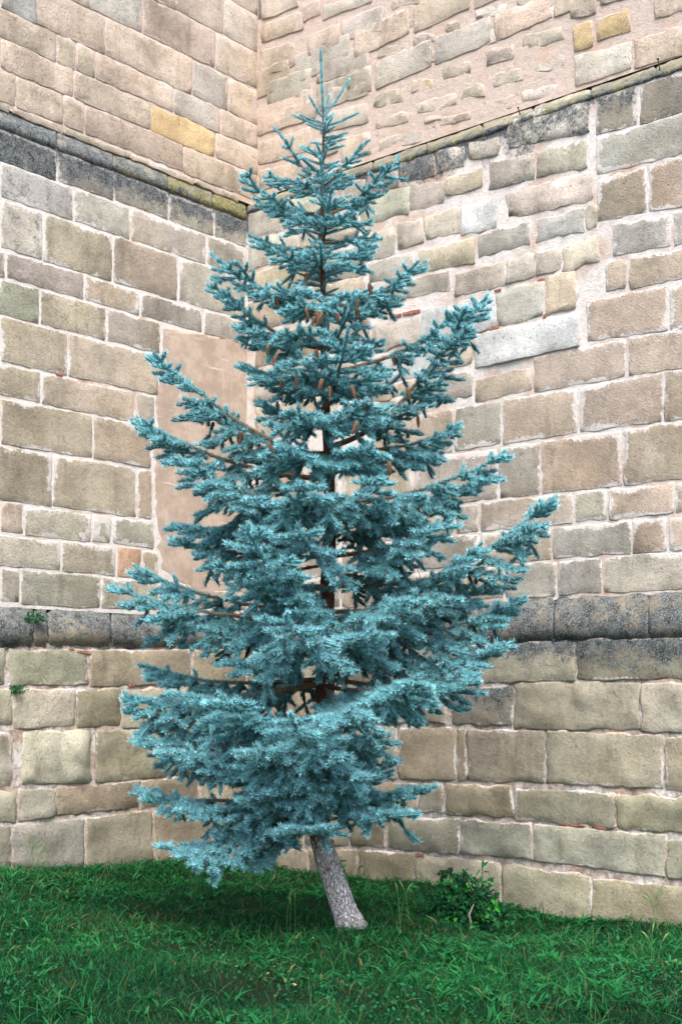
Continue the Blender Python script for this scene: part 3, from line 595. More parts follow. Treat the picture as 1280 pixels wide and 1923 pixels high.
def blades(n, X, Y, hgt, wid, lean, cols, segs=2, curl=1.0):
    """bent tapering leaves: returns V, F(tri/quads as tris), colours"""
    az = rng.uniform(0, math.tau, n); la = rng.uniform(0, math.tau, n)
    wx, wy = np.cos(az), np.sin(az); lx, ly = np.cos(la), np.sin(la)
    Z = ground_z(X, Y)-.01
    V = []; lev = [0, .5, 1.0] if segs == 2 else [0, .35, .7, 1.0]
    cc = []
    for t in lev:
        cx = X+lx*lean*hgt*t**(1+curl); cy = Y+ly*lean*hgt*t**(1+curl); cz = Z+hgt*(t-.35*lean*t*t)
        if t < 1:
            w2 = wid*(1-.35*t)*.5
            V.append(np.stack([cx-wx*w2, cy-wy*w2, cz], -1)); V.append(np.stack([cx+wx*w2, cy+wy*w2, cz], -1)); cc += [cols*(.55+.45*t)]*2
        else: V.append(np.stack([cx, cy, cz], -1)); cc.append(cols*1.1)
    k = len(V); V = np.stack(V, 1).reshape(-1, 3); cc = np.stack(cc, 1).reshape(-1, 3)
    b = np.arange(n)[:, None]*k
    tr = []
    for s in range(len(lev)-2): a = 2*s; tr += [[a, a+1, a+3], [a, a+3, a+2]]
    a = 2*(len(lev)-2); tr.append([a, a+1, a+2])
    Fq = (b[:, None, :]+np.array(tr)[None]).reshape(-1, 3)
    return V, Fq, cc
def scatter(n, x0, x1, y0, y1):
    X = rng.uniform(x0, x1, n); Y = rng.uniform(y0, y1, n); k = inside(X, Y); return X[k], Y[k]
def vnoise(X, Y, s, o=0):
    return np.sin(X*s+o+1.7*np.sin(Y*s*.7+o))*.5+np.sin(Y*s*1.3+o*2+1.3*np.sin(X*s*.9))*.5
def gcols(X, Y, a, b, dry=.06):
    t = np.clip(.5+.35*vnoise(X, Y, 1.7)+rng.normal(0, .22, len(X)), 0, 1)[:, None]
    c = np.array(a)*(1-t)+np.array(b)*t
    d = rng.random(len(X)) < dry+.10*(vnoise(X, Y, 2.3, 4) > .55)
    c[d] = np.array(srgb(112, 116, 70))*rng.uniform(.5, 1.1, (d.sum(), 1)); return c
def grass_obj(name, label, cat, parts, mat=None):
    V = []; Fq = []; Cc = []; o = 0
    for v, f, c in parts: V.append(v); Fq.append(f+o); Cc.append(c); o += len(v)
    me = np_mesh(name, np.concatenate(V), np.concatenate(Fq)); col_attr(me, 'tint', np.concatenate(Cc))
    ob = link(name, me, mat or M_GRASS); return tag(ob, label, cat, kind='stuff')
G1, G2, G3 = srgb(12, 64, 36), srgb(40, 118, 64), srgb(28, 94, 52)
def make_grass():
    X, Y = scatter(215000, -4.6, 4.6, 6.3, 14.6)
    far = (np.abs(X) < Y*.29+.5); keep = far | (rng.random(len(X)) < .4); X, Y = X[keep], Y[keep]
    bare = np.exp(-((X-1.0)**2/.25+(Y-11.5)**2/.35))+.8*np.exp(-((X-1.25)**2/.1+(Y-9.9)**2/.05))+.6*np.exp(-((X+.15)**2/.5+(Y-12.2)**2/1.0))+.3*(vnoise(X, Y, 3.1, 2) > .7)
    k = rng.random(len(X)) > bare*.8; X, Y = X[k], Y[k]
    clump = np.clip(1+.45*vnoise(X, Y, 2.9)+.25*vnoise(X, Y, 7.1, 3), .35, 1.9)
    h = rng.uniform(.03, .075, len(X))*clump
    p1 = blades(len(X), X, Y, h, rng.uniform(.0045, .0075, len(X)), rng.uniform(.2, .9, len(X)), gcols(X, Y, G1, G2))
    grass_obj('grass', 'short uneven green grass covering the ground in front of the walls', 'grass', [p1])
    # longer wispy blades and broad weed leaves
    X, Y = scatter(16000, -4.4, 4.4, 6.6, 14.4)
    k = vnoise(X, Y, 1.9, 1)+rng.normal(0, .4, len(X)) > 0; X, Y = X[k], Y[k]
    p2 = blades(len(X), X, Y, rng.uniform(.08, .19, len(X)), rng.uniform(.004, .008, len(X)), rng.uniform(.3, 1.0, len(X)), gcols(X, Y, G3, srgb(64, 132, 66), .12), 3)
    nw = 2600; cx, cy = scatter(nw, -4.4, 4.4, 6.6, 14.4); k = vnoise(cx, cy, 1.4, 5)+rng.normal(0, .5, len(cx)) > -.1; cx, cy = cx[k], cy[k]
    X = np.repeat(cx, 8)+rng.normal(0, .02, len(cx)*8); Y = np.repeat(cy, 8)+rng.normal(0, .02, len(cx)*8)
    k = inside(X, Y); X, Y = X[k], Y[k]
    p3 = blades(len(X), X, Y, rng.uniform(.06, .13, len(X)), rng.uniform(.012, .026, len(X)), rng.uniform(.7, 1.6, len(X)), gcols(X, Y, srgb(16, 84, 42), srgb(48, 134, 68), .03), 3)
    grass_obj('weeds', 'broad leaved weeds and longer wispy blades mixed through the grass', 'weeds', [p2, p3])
    # low clover
    n = 26000; X, Y = scatter(n, -4.4, 4.4, 6.6, 14.2); k = vnoise(X, Y, 2.6, 9)+rng.normal(0, .35, len(X)) > .25; X, Y = X[k], Y[k]; n = len(X)
    az = rng.uniform(0, math.tau, n); r = rng.uniform(.007, .014, n); z = ground_z(X, Y)+rng.uniform(.02, .055, n)
    tl = rng.normal(0, .45, (n, 2)); V = []
    for a in (0, 1.26, 2.51, 3.77, 5.03):
        dx = np.cos(az+a)*r; dy = np.sin(az+a)*r; V.append(np.stack([X+dx, Y+dy, z+dx*tl[:, 0]+dy*tl[:, 1]], -1))
    V = np.stack(V, 1).reshape(-1, 3); b = np.arange(n)[:, None, None]*5; Fq = (b+np.array([[0, 1, 2], [0, 2, 3], [0, 3, 4]])[None]).reshape(-1, 3)
    c = np.repeat(gcols(X, Y, srgb(14, 78, 44), srgb(36, 116, 66), .01), 5, 0)
    grass_obj('clover', 'patches of small round-leaved clover low in the lawn', 'clover', [(V, Fq, c)])
make_grass()

# ---------------------------------------------------------------- tubes and curves
def tube(P, rad, seg=6):
    P = np.array(P, float); n = len(P); rad = np.broadcast_to(rad, (n,)) if np.ndim(rad) else np.full(n, rad)
    T = np.gradient(P, axis=0); T /= np.linalg.norm(T, axis=1)[:, None]+1e-9
    ref = np.array((0, 0, 1.0)) if abs(T[0][2]) < .9 else np.array((1.0, 0, 0))
    U = np.cross(T, ref); U /= np.linalg.norm(U, axis=1)[:, None]+1e-9; W = np.cross(T, U)
    a = np.arange(seg)*math.tau/seg
    V = P[:, None]+rad[:, None, None]*(np.cos(a)[None, :, None]*U[:, None]+np.sin(a)[None, :, None]*W[:, None])
    Fq = [(i*seg+k, i*seg+(k+1) % seg, (i+1)*seg+(k+1) % seg, (i+1)*seg+k) for i in range(n-1) for k in range(seg)]
    return V.reshape(-1, 3), np.array(Fq)
def bez(a, b, c, d, n):
    t = np.linspace(0, 1, n)[:, None]; return (1-t)**3*a+3*(1-t)**2*t*b+3*(1-t)*t*t*c+t**3*d

# ---------------------------------------------------------------- the blue spruce
TY = 10.1
tp = [(668, 1772, .118), (660, 1742, .104), (648, 1715, .092), (632, 1668, .088), (612, 1610, .084), (600, 1565, .082), (598, 1520, .078), (602, 1450, .074), (608, 1350, .070), (611, 1250, .066), (613, 1150, .060), (617, 1050, .052), (619, 950, .044), (616, 850, .038), (611, 760, .032),
      (608, 650, .026), (606, 550, .021), (605, 450, .016), (605, 350, .011), (607, 260, .008), (606, 210, .006), (604, 150, .004), (602, 95, .002)]
TP = np.array([ray(a, b, TY+(.0 if b > 1500 else .0)) for a, b, r in tp]); TR = np.array([r for *_, r in tp])
base_pt = ray(660, 1742, TY)
spruce = empty('blue_spruce', base_pt, 'tall blue spruce with hanging brown cones and leaning pale trunk before the wall corner', 'tree')
def trunk():
    zs = TP[:, 2]; n = 280; zz = np.linspace(zs[0], zs[-1], n)
    P = np.stack([np.interp(zz, zs, TP[:, 0]), np.interp(zz, zs, TP[:, 1]), zz], -1); r = np.interp(zz, zs, TR)
    for _ in range(3): P[1:-1, 0] = (P[:-2, 0]+P[1:-1, 0]*2+P[2:, 0])/4
    seg = 32; V, Fq = tube(P, r, seg); V = V.reshape(n, seg, 3)
    for i in range(n):
        for k in range(seg):
            dvec = V[i, k]-P[i]; nn = abs(mn.noise(Vector((math.cos(k*math.tau/seg)*6, math.sin(k*math.tau/seg)*6, zz[i]*22))))*.16+.16*mn.noise(Vector((math.cos(k*math.tau/seg)*2, math.sin(k*math.tau/seg)*2, zz[i]*1.5)))
            if zz[i] < .16: nn += .16*max(0, math.sin(k*math.tau/seg*4+1))*(.16-zz[i])/.16
            V[i, k] = P[i]+dvec*(1+nn)
    V = V.reshape(-1, 3); me = np_mesh('trunk', V-base_pt, Fq, True)
    z0 = CZ+(HY-1560)/F*TY
    at = me.attributes.new('age', 'FLOAT', 'POINT'); at.data.foreach_set('value', np.clip(.85-(V[:, 2]-z0+.25)*1.6, 0, .85).astype(np.float32))
    link('trunk', me, M_BARK, spruce)
trunk()
def stub(py, dx, rr):
    z = CZ+(HY-py)/F*TY; c = np.array((np.interp(z, TP[:, 2], TP[:, 0])+dx, np.interp(z, TP[:, 2], TP[:, 1])-.062, z))
    v_, f_ = tube([c, c+np.array((0, -.02, .0)), c+np.array((.002, -.032, .002)), c+np.array((.002, -.034, .002))], np.array((rr*1.3, rr, rr*.9, .001)), 10)
    link('branch_stub', np_mesh('branch_stub', v_-base_pt, f_, False), M_STUB, spruce)
M_STUB = simple_material('cut_wood', srgb(96, 52, 38), srgb(138, 84, 62), 40)
stub(1630, -.01, .018); stub(1585, .03, .010); stub(1690, -.03, .008)
def trunk_at(py):
    z = CZ+(HY-py)/F*TY; return np.array((np.interp(z, TP[:, 2], TP[:, 0]), np.interp(z, TP[:, 2], TP[:, 1]), z))
def unit(v): return v/(np.linalg.norm(v)+1e-9)
UPV = np.array((0, 0, 1.0))
N_NEEDLE = [0]
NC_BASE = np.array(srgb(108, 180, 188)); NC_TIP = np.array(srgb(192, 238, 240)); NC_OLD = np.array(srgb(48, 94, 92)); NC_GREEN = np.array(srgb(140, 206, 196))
def needles(S, dens):
    """S rows: p0(3) p1(3) r0 age(0 young..1 old) green"""
    S = np.array(S); L_ = np.linalg.norm(S[:, 3:6]-S[:, :3], axis=1)
    cnt = np.maximum(8, (L_*dens*(1-.35*S[:, 7])).astype(int)); idx = np.repeat(np.arange(len(S)), cnt); n = len(idx)
    N_NEEDLE[0] += n
    t = rng.random(n); t = np.where(rng.random(n) < .09, 1.0, t)
    p0 = S[idx, :3]; ax = (S[idx, 3:6]-p0); ln = L_[idx][:, None]; ax = ax/ln
    base = p0+ax*ln*t[:, None]
    r3 = rng.normal(size=(n, 3)); r3 -= (r3*ax).sum(1)[:, None]*ax; r3 /= np.linalg.norm(r3, axis=1)[:, None]
    r3[:, 2] += .22*(1-S[idx, 7]*.5); r3 /= np.linalg.norm(r3, axis=1)[:, None]
    fw = rng.uniform(.35, .60, n)+rng.uniform(0, 1.6, n)*(t > .93); d = r3+ax*fw[:, None]; d /= np.linalg.norm(d, axis=1)[:, None]
    nl = S[idx, 6]*rng.uniform(.85, 1.15, n)*(1-.25*(t < .06))
    side = np.cross(d, rng.normal(size=(n, 3))); side /= np.linalg.norm(side, axis=1)[:, None]+1e-9
    wd = rng.uniform(.0017, .0024, n)[:, None]
    tip = base+d*nl[:, None]+UPV*(nl*.10)[:, None]
    mid = base+d*(nl*.22)[:, None]
    V = np.stack([mid-side*wd, mid+side*wd, tip], 1).reshape(-1, 3)
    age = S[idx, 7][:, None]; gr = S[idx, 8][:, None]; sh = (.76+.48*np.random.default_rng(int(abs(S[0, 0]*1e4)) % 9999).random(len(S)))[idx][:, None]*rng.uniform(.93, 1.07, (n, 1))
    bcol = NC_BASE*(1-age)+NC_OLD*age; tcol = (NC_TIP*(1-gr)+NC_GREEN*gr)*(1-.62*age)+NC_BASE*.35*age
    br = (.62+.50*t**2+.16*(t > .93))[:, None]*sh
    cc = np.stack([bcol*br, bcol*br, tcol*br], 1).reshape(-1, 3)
    return V, cc, n
def cores(S):
    """the dense inner mass of every shoot: a slim five-sided spindle"""
    S = np.array(S); m = len(S); a0 = S[:, :3]; ax = S[:, 3:6]-a0; ln = np.linalg.norm(ax, axis=1)[:, None]; ax = ax/ln
    u = np.cross(ax, np.array((.3, .5, .81))); u /= np.linalg.norm(u, axis=1)[:, None]; v = np.cross(ax, u)
    r0 = S[:, 6:7]*.43; rows = []
    for t, k in ((-.05, .8), (.55, 1.05), (1.04, .45)):
        c = a0+ax*ln*t
        for q in range(4):
            an = q*math.tau/4+t; rows.append(c+(u*math.cos(an)+v*math.sin(an))*r0*k)
    V = np.stack(rows, 1).reshape(-1, 3); b_ = np.arange(m)[:, None, None]*12; f = []
    for j in range(2):
        for q in range(4):
            A_, B_ = j*4+q, j*4+(q+1) % 4; f += [[A_, B_, B_+4], [A_, B_+4, A_+4]]
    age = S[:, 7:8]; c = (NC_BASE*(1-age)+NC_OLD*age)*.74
    return V, (b_+np.array(f)[None]).reshape(-1, 3), np.repeat(c, 12, 0)
def branch(ry, tx, ty, dy, w, sag=None, name='branch', stiff=.5, needle=.024, inner=.18, dens=1500):
    w = w*(.86 if ry < 760 else 1.0)
    A = trunk_at(ry); B = ray(tx, ty, TY+dy); v = B-A; Ln = np.linalg.norm(v)
    hd = unit(np.array((v[0], v[1], 0))+1e-6)
    S = []; wood = []
    if w <= 0:                                    # a single straight leader shoot
        P = np.array([A, A+v*.5+UPV*Ln*-.03, B]); S.append((*A, *P[1], needle*.95, .15, .1)); S.append((*P[1], *B, needle*.9, .0, .2)); wood.append((P, np.array((.006, .004, .0025))))
        maxw = 0
    else:
        sg = (-.10 if sag is None else sag)*Ln
        b1 = A+hd*Ln*.36+UPV*(v[2]*.18+sg); b2 = B-hd*Ln*.26-UPV*(Ln*.16*stiff+ (v[2]*.25 if v[2] > 0 else 0))+UPV*sg*.3
        n = max(10, int(Ln/.05)); P = bez(A, b1, b2, B, n)
        P += np.cumsum(rng.normal(0, .0045, P.shape), 0)*np.linspace(0, 1, n)[:, None]*.8; P[-1] = B
        r = np.linspace(.007+.011*min(1.6, Ln), .003, n); wood.append((P, r))
        T = np.gradient(P, axis=0); T /= np.linalg.norm(T, axis=1)[:, None]
        arc = np.concatenate([[0], np.cumsum(np.linalg.norm(np.diff(P, axis=0), axis=1))]); tot = arc[-1]
        gr = .25 if random.random() < .35 else 0.0
        # leader of the branch, clad in needles over its younger part
        for i in range(n-1):
            t = arc[i]/tot
            if t > .14: S.append((*P[i], *P[i+1], needle, max(0, .9-1.1*t), gr))
        # tip whorl
        pos = tot; k = 0
        step = .108
        s = tot-(min(.20, tot*.36) if ry < 800 else min(.15, tot*.2))
        while s > tot*inner:
            t = s/tot; fr = np.interp(s, arc, np.arange(n)); i = int(min(n-2, fr)); p = P[i]+(P[i+1]-P[i])*(fr-i); tg = T[i]
            sd = np.cross(tg, UPV); sd = unit(sd); upn = np.cross(sd, tg)
            dist = tot-s
            for sg_ in (1, -1):
                if random.random() < .07: continue
                ll = min(w*1.15, .085+dist*.62)*random.uniform(.72, 1.12)*(1 if t > .35 else .7+t*.8)
                droop = -.06-(.45 if ry < 850 else .75)*min(1, dist/1.0)+random.uniform(-.2, .14)+(.3 if ry > 1480 else 0)
                ang = R(random.uniform(42, 60))
                dv = unit(tg*math.cos(ang)+sd*sg_*math.sin(ang)+UPV*droop+upn*.10)
                age = min(1, .05+dist*.8)
                # lateral: polyline bending upward at its end
                m = max(2, int(ll/.055)); q = [p]; dcur = dv.copy()
                for j in range(m):
                    dcur = unit(dcur+UPV*(.045 if j > m*.4 else -.03)+rng.normal(0, .05, 3)+tg*.03); q.append(q[-1]+dcur*ll/m)
                q = np.array(q); wood.append((q, np.linspace(.0045 if ll > .2 else .003, .002, len(q))))
                for j in range(m):
                    u = (j+.5)/m; S.append((*q[j], *q[j+1], needle, np.clip(age-.5*u, 0, 1)*(1.0 if ll > .18 else .5), gr))
                if ll > .12:
                    sj = .05; cnt = 0
                    while sj < ll-.02:
                        fj = sj/ll*m; jj = int(min(m-1, fj)); pp = q[jj]+(q[jj+1]-q[jj])*(fj-jj); dd = unit(q[jj+1]-q[jj])
                        s2 = unit(np.cross(dd, UPV)); rem = ll-sj
                        for g in (1, -1):
                            if random.random() < .16: continue
                            l3 = min(.155, .065+rem*.5)*random.uniform(.7, 1.15); a3 = R(random.uniform(38, 58))
                            d3 = unit(dd*math.cos(a3)+s2*g*math.sin(a3)+UPV*random.uniform(-.45, .12)*(1 if dist > .3 else .35))
                            e = pp+d3*l3+UPV*(l3*.10); ag = np.clip(age*.85-.15, 0, .9)
                            md = pp+d3*l3*.5
                            S.append((*pp, *md, needle, ag, gr)); S.append((*md, *e, needle, ag*.55, gr))
                        sj += random.uniform(.088, .118)
                # hanging shoots below older wood
                if dist > .35 and random.random() < (.8 if ry > 900 else .4):
                    hl = random.uniform(.12, .30); d4 = unit(np.array((random.uniform(-.25, .25), random.uniform(-.25, .25), -1.0))+dv*.45); o_ = p+dv*random.uniform(.03, ll*.6)
                    m1 = o_+d4*hl*.5; m2 = o_+unit(d4+dv*.3)*hl; S.append((*o_, *m1, needle, .75, 0)); S.append((*m1, *m2, needle, .35, 0))
                    for g in (random.choice((1, -1)),):
                        e4 = m1+unit(np.array((g*.7*random.uniform(.5, 1), random.uniform(-.6, .2), -.6)))*hl*.45; S.append((*m1, *e4, needle, .45, 0))
            # short upright shoots on top
            if random.random() < .30 and dist < .8:
                l5 = random.uniform(.05, .09); e = p+unit(upn+tg*.8+sd*random.uniform(-.4, .4))*l5; S.append((*p, *e, needle, .05, gr))
            s -= step*random.uniform(.85, 1.2)*(1+dist*.25)
        # whorl of bud shoots around the tip
        p = P[-1-max(1, int(.09/tot*n))] if tot > .3 else P[-2]
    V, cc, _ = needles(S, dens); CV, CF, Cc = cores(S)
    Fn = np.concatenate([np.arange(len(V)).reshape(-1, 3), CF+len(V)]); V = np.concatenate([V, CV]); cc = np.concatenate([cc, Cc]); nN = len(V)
    WV = []; WF = []; o = nN
    for P_, r_ in wood:
        if len(P_) > 4 or len(wood) < 3: v_, f_ = tube(P_, r_, 6 if len(P_) > 9 else 4)
        else: v_, f_ = tube(P_, r_, 3)
        WV.append(v_); f3 = np.concatenate([f_[:, [0, 1, 2]], f_[:, [0, 2, 3]]]); WF.append(f3+o); o += len(v_)
    AV = np.concatenate([V]+WV); AF = np.concatenate([Fn]+WF); mi = np.concatenate([np.zeros(len(Fn)), np.ones(sum(len(f) for f in WF))])
    me = np_mesh(name, AV-A, AF, False, mi)
    col_attr(me, 'tint', np.concatenate([cc, np.tile(np.array(srgb(120, 90, 66)), (len(AV)-nN, 1))]))
    ob = link(name, me, [M_NEEDLE, M_TWIG], spruce, Vector(A-base_pt))
    return P if w > 0 else None
BR = [  # root row, tip column, tip row, depth offset of the tip, longest side shoot
 (222, 655, 150, .04, 0), (222, 580, 180, -.05, 0), (216, 618, 178, .08, 0), (238, 672, 212, 0, 0), (238, 549, 215, 0, 0),
 (337, 514, 240, 0, .12), (332, 694, 262, 0, .13), (420, 601, 296, -.30, .10), (352, 504, 322, .05, .17), (360, 660, 330, .1, .16), (350, 640, 318, -.15, .12), (360, 560, 345, -.2, .16),
 (420, 451, 328, 0, .20), (405, 748, 292, 0, .20), (385, 728, 358, .1, .18), (400, 483, 378, .1, .20), (455, 624, 352, -.42, .14), (430, 560, 400, -.35, .22), (430, 668, 400, -.3, .2), (420, 560, 380, .3, .2), (430, 660, 390, .3, .2),
 (470, 466, 440, .1, .24), (455, 694, 432, .15, .22), (500, 708, 446, -.12, .26), (500, 512, 468, -.3, .25), (500, 600, 455, -.5, .25), (500, 650, 480, -.45, .24), (500, 560, 500, .4, .25), (500, 660, 500, .4, .25),
 (585, 396, 474, -.05, .28), (580, 800, 490, 0, .26), (570, 758, 560, .2, .25), (560, 520, 530, -.45, .3), (570, 700, 540, -.4, .28), (580, 560, 560, -.6, .3), (580, 545, 570, .5, .3), (580, 680, 575, .5, .3),
 (655, 393, 538, .1, .28), (650, 440, 615, -.1, .3), (665, 667, 555, -.55, .2), (650, 560, 610, -.6, .3), (650, 720, 640, .3, .28),
 (700, 873, 578, .1, .27), (720, 450, 682, .1, .32), (770, 655, 618, -.75, .36), (720, 560, 660, -.7, .34), (730, 720, 690, -.4, .3), (720, 520, 700, .5, .32), (720, 700, 720, .6, .3), (720, 610, 690, .8, .3),
 (800, 486, 750, .25, .32), (790, 740, 760, -.3, .30), (800, 560, 760, -.8, .36), (800, 690, 750, -.75, .34), 
 (860, 278, 667, -.1, .42), (900, 253, 785, -.15, .42), (840, 916, 552, -.1, .42), (850, 865, 795, .1, .36), (860, 818, 850, .2, .32), (860, 400, 760, .3, .36), (850, 520, 830, -.8, .38), (850, 700, 830, -.7, .36),
 (850, 560, 850, .7, .36), (860, 690, 860, .8, .34),
 (965, 326, 858, -.65, .44), (950, 948, 846, -.1, .36), (960, 905, 905, .2, .36), (965, 322, 985, .2, .40), (950, 560, 905, -1.0, .40), (950, 720, 900, -.85, .38), (950, 440, 930, -.6, .4), (960, 800, 930, -.5, .36), (940, 540, 960, .8, .38), (960, 770, 985, .7, .34),
 (1045, 318, 1010, 0, .4), (1045, 850, 975, -.45, .40), (1050, 560, 985, -1.0, .42), (1060, 430, 1080, -.2, .42), (1040, 800, 1010, .3, .34), (1075, 760, 1075, .5, .26), 
 (1160, 212, 1098, -.2, .44), (1150, 252, 1062, .1, .36), (1165, 1046, 932, -.1, .42), (1165, 905, 1020, -.2, .40), (1100, 870, 1070, .1, .36), (1180, 468, 984, -1.15, .46), (1170, 935, 1085, .2, .38), (1150, 780, 1110, -.8, .42), (1150, 520, 1100, -.8, .44), (1170, 330, 1140, -.1, .4),
 (1215, 987, 1120, -.15, .42), (1210, 540, 1150, -1.4, .44), (1205, 420, 1240, -.5, .42), (1200, 700, 1180, -.9, .42), (1210, 760, 1190, .6, .36),
 (1285, 232, 1298, 0, .42), (1275, 262, 1252, .3, .36), (1255, 962, 1205, -.35, .44), (1275, 900, 1278, -.6, .40), (1290, 790, 1268, -1.1, .42), (1290, 660, 1325, -1.3, .34), (1285, 330, 1300, -.3, .4), (1280, 520, 1270, .7, .36),
 (1400, 250, 1378, -.1, .40), (1390, 410, 1302, -1.0, .44), (1390, 245, 1318, .2, .36), (1400, 545, 1340, -1.4, .46), (1390, 706, 1375, -.95, .26), (1400, 300, 1410, -.5, .38), (1410, 480, 1400, -1.15, .42), (1400, 620, 1400, -1.2, .36), (1380, 540, 1400, .8, .38), (1400, 400, 1400, .2, .38), (1390, 660, 1420, .7, .3),
 (1490, 809, 1482, -.25, .32), (1490, 745, 1430, .1, .3), (1500, 770, 1525, -.6, .28), (1495, 254, 1476, .1, .34), (1505, 290, 1590, -.4, .40), (1500, 330, 1510, -.3, .36), (1510, 400, 1570, -.2, .34), (1520, 580, 1560, -.9, .30), (1510, 456, 1622, -.1, .28), (1490, 560, 1500, .7, .3), (1480, 480, 1480, -.8, .36), (1480, 640, 1470, -.9, .34), (1470, 690, 1480, .5, .26), (1515, 480, 1560, .3, .3),
 (1440, 520, 1470, -.9, .40), (1440, 420, 1440, -.6, .38), (1460, 600, 1490, -.7, .34), (1340, 460, 1340, -.8, .42), (1100, 480, 1080, -.6, .42), (1000, 460, 990, -.6, .42), (1490, 380, 1520, .0, .36), (1490, 440, 1500, -.4, .34), (1500, 540, 1530, -.4, .3), (1480, 700, 1440, -.3, .3), (900, 470, 860, .2, .34),
]
axes = []
for ry, tx, ty, dy, w_ in BR:
    nd = .023+.014*min(1, max(0, (ry-250)/700)); dens = 1250 if ry < 700 else 1050
    P = branch(ry, tx, ty, dy, w_, needle=nd, dens=dens, stiff=(.45 if ry < 1000 else .5), sag=(-.035 if ry < 1250 else -.04))
    if P is not None: axes.append((ry, P))
# short shoots straight off the upper trunk, and needles on the leader
def leader():
    S = []; o = trunk_at(240)
    for a, b_ in ((95, 120), (120, 150), (150, 180), (180, 210)): S.append((*trunk_at(b_), *trunk_at(a), .021, .0, .45))
    for py in np.arange(232, 330, 6.5):
        for _ in range(2):
            a = random.uniform(0, math.tau); l_ = random.uniform(.10, .19); p = trunk_at(py); d_ = np.array((math.cos(a), math.sin(a)*.9, .35)); S.append((*p, *(p+unit(d_)*l_), .019, .1, 0))
    for py in np.arange(330, 560, 8):
        for _ in range(2):
            a = random.uniform(0, math.tau); l_ = random.uniform(.12, .26); p = trunk_at(py); d_ = np.array((math.cos(a), math.sin(a)*.9, .22)); S.append((*p, *(p+unit(d_)*l_), .021, .3, 0))
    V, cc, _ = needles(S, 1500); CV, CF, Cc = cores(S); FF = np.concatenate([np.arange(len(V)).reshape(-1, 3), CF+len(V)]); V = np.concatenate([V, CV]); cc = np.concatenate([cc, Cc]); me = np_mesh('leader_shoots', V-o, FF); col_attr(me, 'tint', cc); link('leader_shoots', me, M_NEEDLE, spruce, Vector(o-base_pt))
leader()
# ---- cones
def cone_mesh():
    V = []; Fq = []; Ln = .115; n_r = 13
    P, f = tube([(0, 0, 0), (0, 0, -Ln*.3), (0, 0, -Ln*.7), (0, 0, -Ln)], np.array((.006, .013, .011, .004)), 8); V += P.tolist(); Fq += [tuple(x) for x in f]
    for r in range(n_r):
        t = (r+.5)/n_r; rad = .0205*math.sin(math.pi*min(1, t*.82+.16))**.6; z = -Ln*t
        for k in range(8):
            a = (k+.5*(r % 2))*math.tau/8; b = len(V); c, s = math.cos(a), math.sin(a); wv = .0075
            V += [(c*rad*.55-s*wv*.8, s*rad*.55+c*wv*.8, z+.006), (c*rad*.55+s*wv*.8, s*rad*.55-c*wv*.8, z+.006), (c*rad*1.1+s*wv, s*rad*1.1-c*wv, z-.006), (c*rad*1.1-s*wv, s*rad*1.1+c*wv, z-.006)]
            Fq.append((b, b+1, b+2, b+3))
    return np_mesh('cone', np.array(V), np.array(Fq), False)
cme = cone_mesh(); cme.materials.append(M_CONE)
cones = [(518, 570, -.2), (531, 562, -.1), (574, 592, -.55), (594, 595, -.62), (604, 600, -.66), (590, 608, -.5), (634, 600, -.6), (560, 636, -.3), (503, 660, -.35), (516, 682, -.3), (605, 725, -.85), (619, 740, -.9), (660, 738, -.7), (692, 765, -.55), (671, 805, -.8), (527, 725, -.3), (556, 722, -.4),
         (784, 795, -.2), (738, 682, .0), (672, 575, -.4), (669, 592, -.4), (693, 545, -.3), (577, 525, -.5), (695, 570, -.1), (452, 825, -.55), (505, 845, -.8), (593, 670, -.6), (543, 640, -.2), (730, 880, -.6), (764, 742, -.2)]
for i, (x, y, dy) in enumerate(cones):
    o = bpy.data.objects.new('cone', cme); C.objects.link(o); o.parent = spruce
    p = ray(x, y-14, TY+dy-.12); o.location = Vector(p-base_pt); s = random.uniform(.58, .88); o.scale = (s, s, s)
    o.rotation_euler = (random.uniform(-.4, .4), random.uniform(-.4, .4), random.uniform(0, 6))

# ---------------------------------------------------------------- small plants
def leaf_cluster(name, loc, pts, size, cols, label, cat, stems=(), shape='ivy', mat=None, flat=.6, group=None):
    """pts (n,3) leaf centres relative to loc"""
    n = len(pts); V = []; Fq = []; Cc = []
    if shape == 'ivy': out = [(0, -.1), (.42, -.35), (.38, .0), (.62, .28), (.25, .38), (0, .95), (-.25, .38), (-.62, .28), (-.38, .0), (-.42, -.35)]
    else: out = [(0, -.6), (.18, -.2), (.22, .15), (.12, .6), (0, 1.0), (-.12, .6), (-.22, .15), (-.18, -.2)]
    for i in range(n):
        p = np.array(pts[i]); s = size*random.uniform(.6, 1.25)
        nrm = unit(np.array((random.gauss(0, flat), -abs(random.gauss(.6, .4)), abs(random.gauss(.7, .3)))))
        t = unit(np.cross(nrm, rng.normal(size=3))); b_ = np.cross(nrm, t); c = np.array(random.choice(cols))*random.uniform(.5, 1.05)
        o = len(V); V.append(p+nrm*s*.08); Cc.append(c*1.1)
        for x, y in out: V.append(p+t*x*s+b_*y*s-nrm*s*.12*abs(x)); Cc.append(c)
        m = len(out)
        for k in range(m): Fq.append((o, o+1+k, o+1+(k+1) % m))
    mi = [0]*len(Fq)
    for P_, r in stems:
        v_, f_ = tube(P_, r, 4); o = len(V); V += list(v_); Cc += [np.array(srgb(70, 92, 52))]*len(v_)
        for a, b2, c2, d2 in f_: Fq += [(a+o, b2+o, c2+o), (a+o, c2+o, d2+o)]
    me = np_mesh(name, np.array(V), np.array(Fq)); col_attr(me, 'tint', np.array(Cc))
    ob = link(name, me, mat or M_IVY, None, loc); tag(ob, label, cat, group)
    return ob
IV = [srgb(10, 62, 32), srgb(16, 78, 38), srgb(24, 96, 44), srgb(12, 58, 36)]; IVB = [srgb(60, 150, 50), srgb(44, 130, 60)]
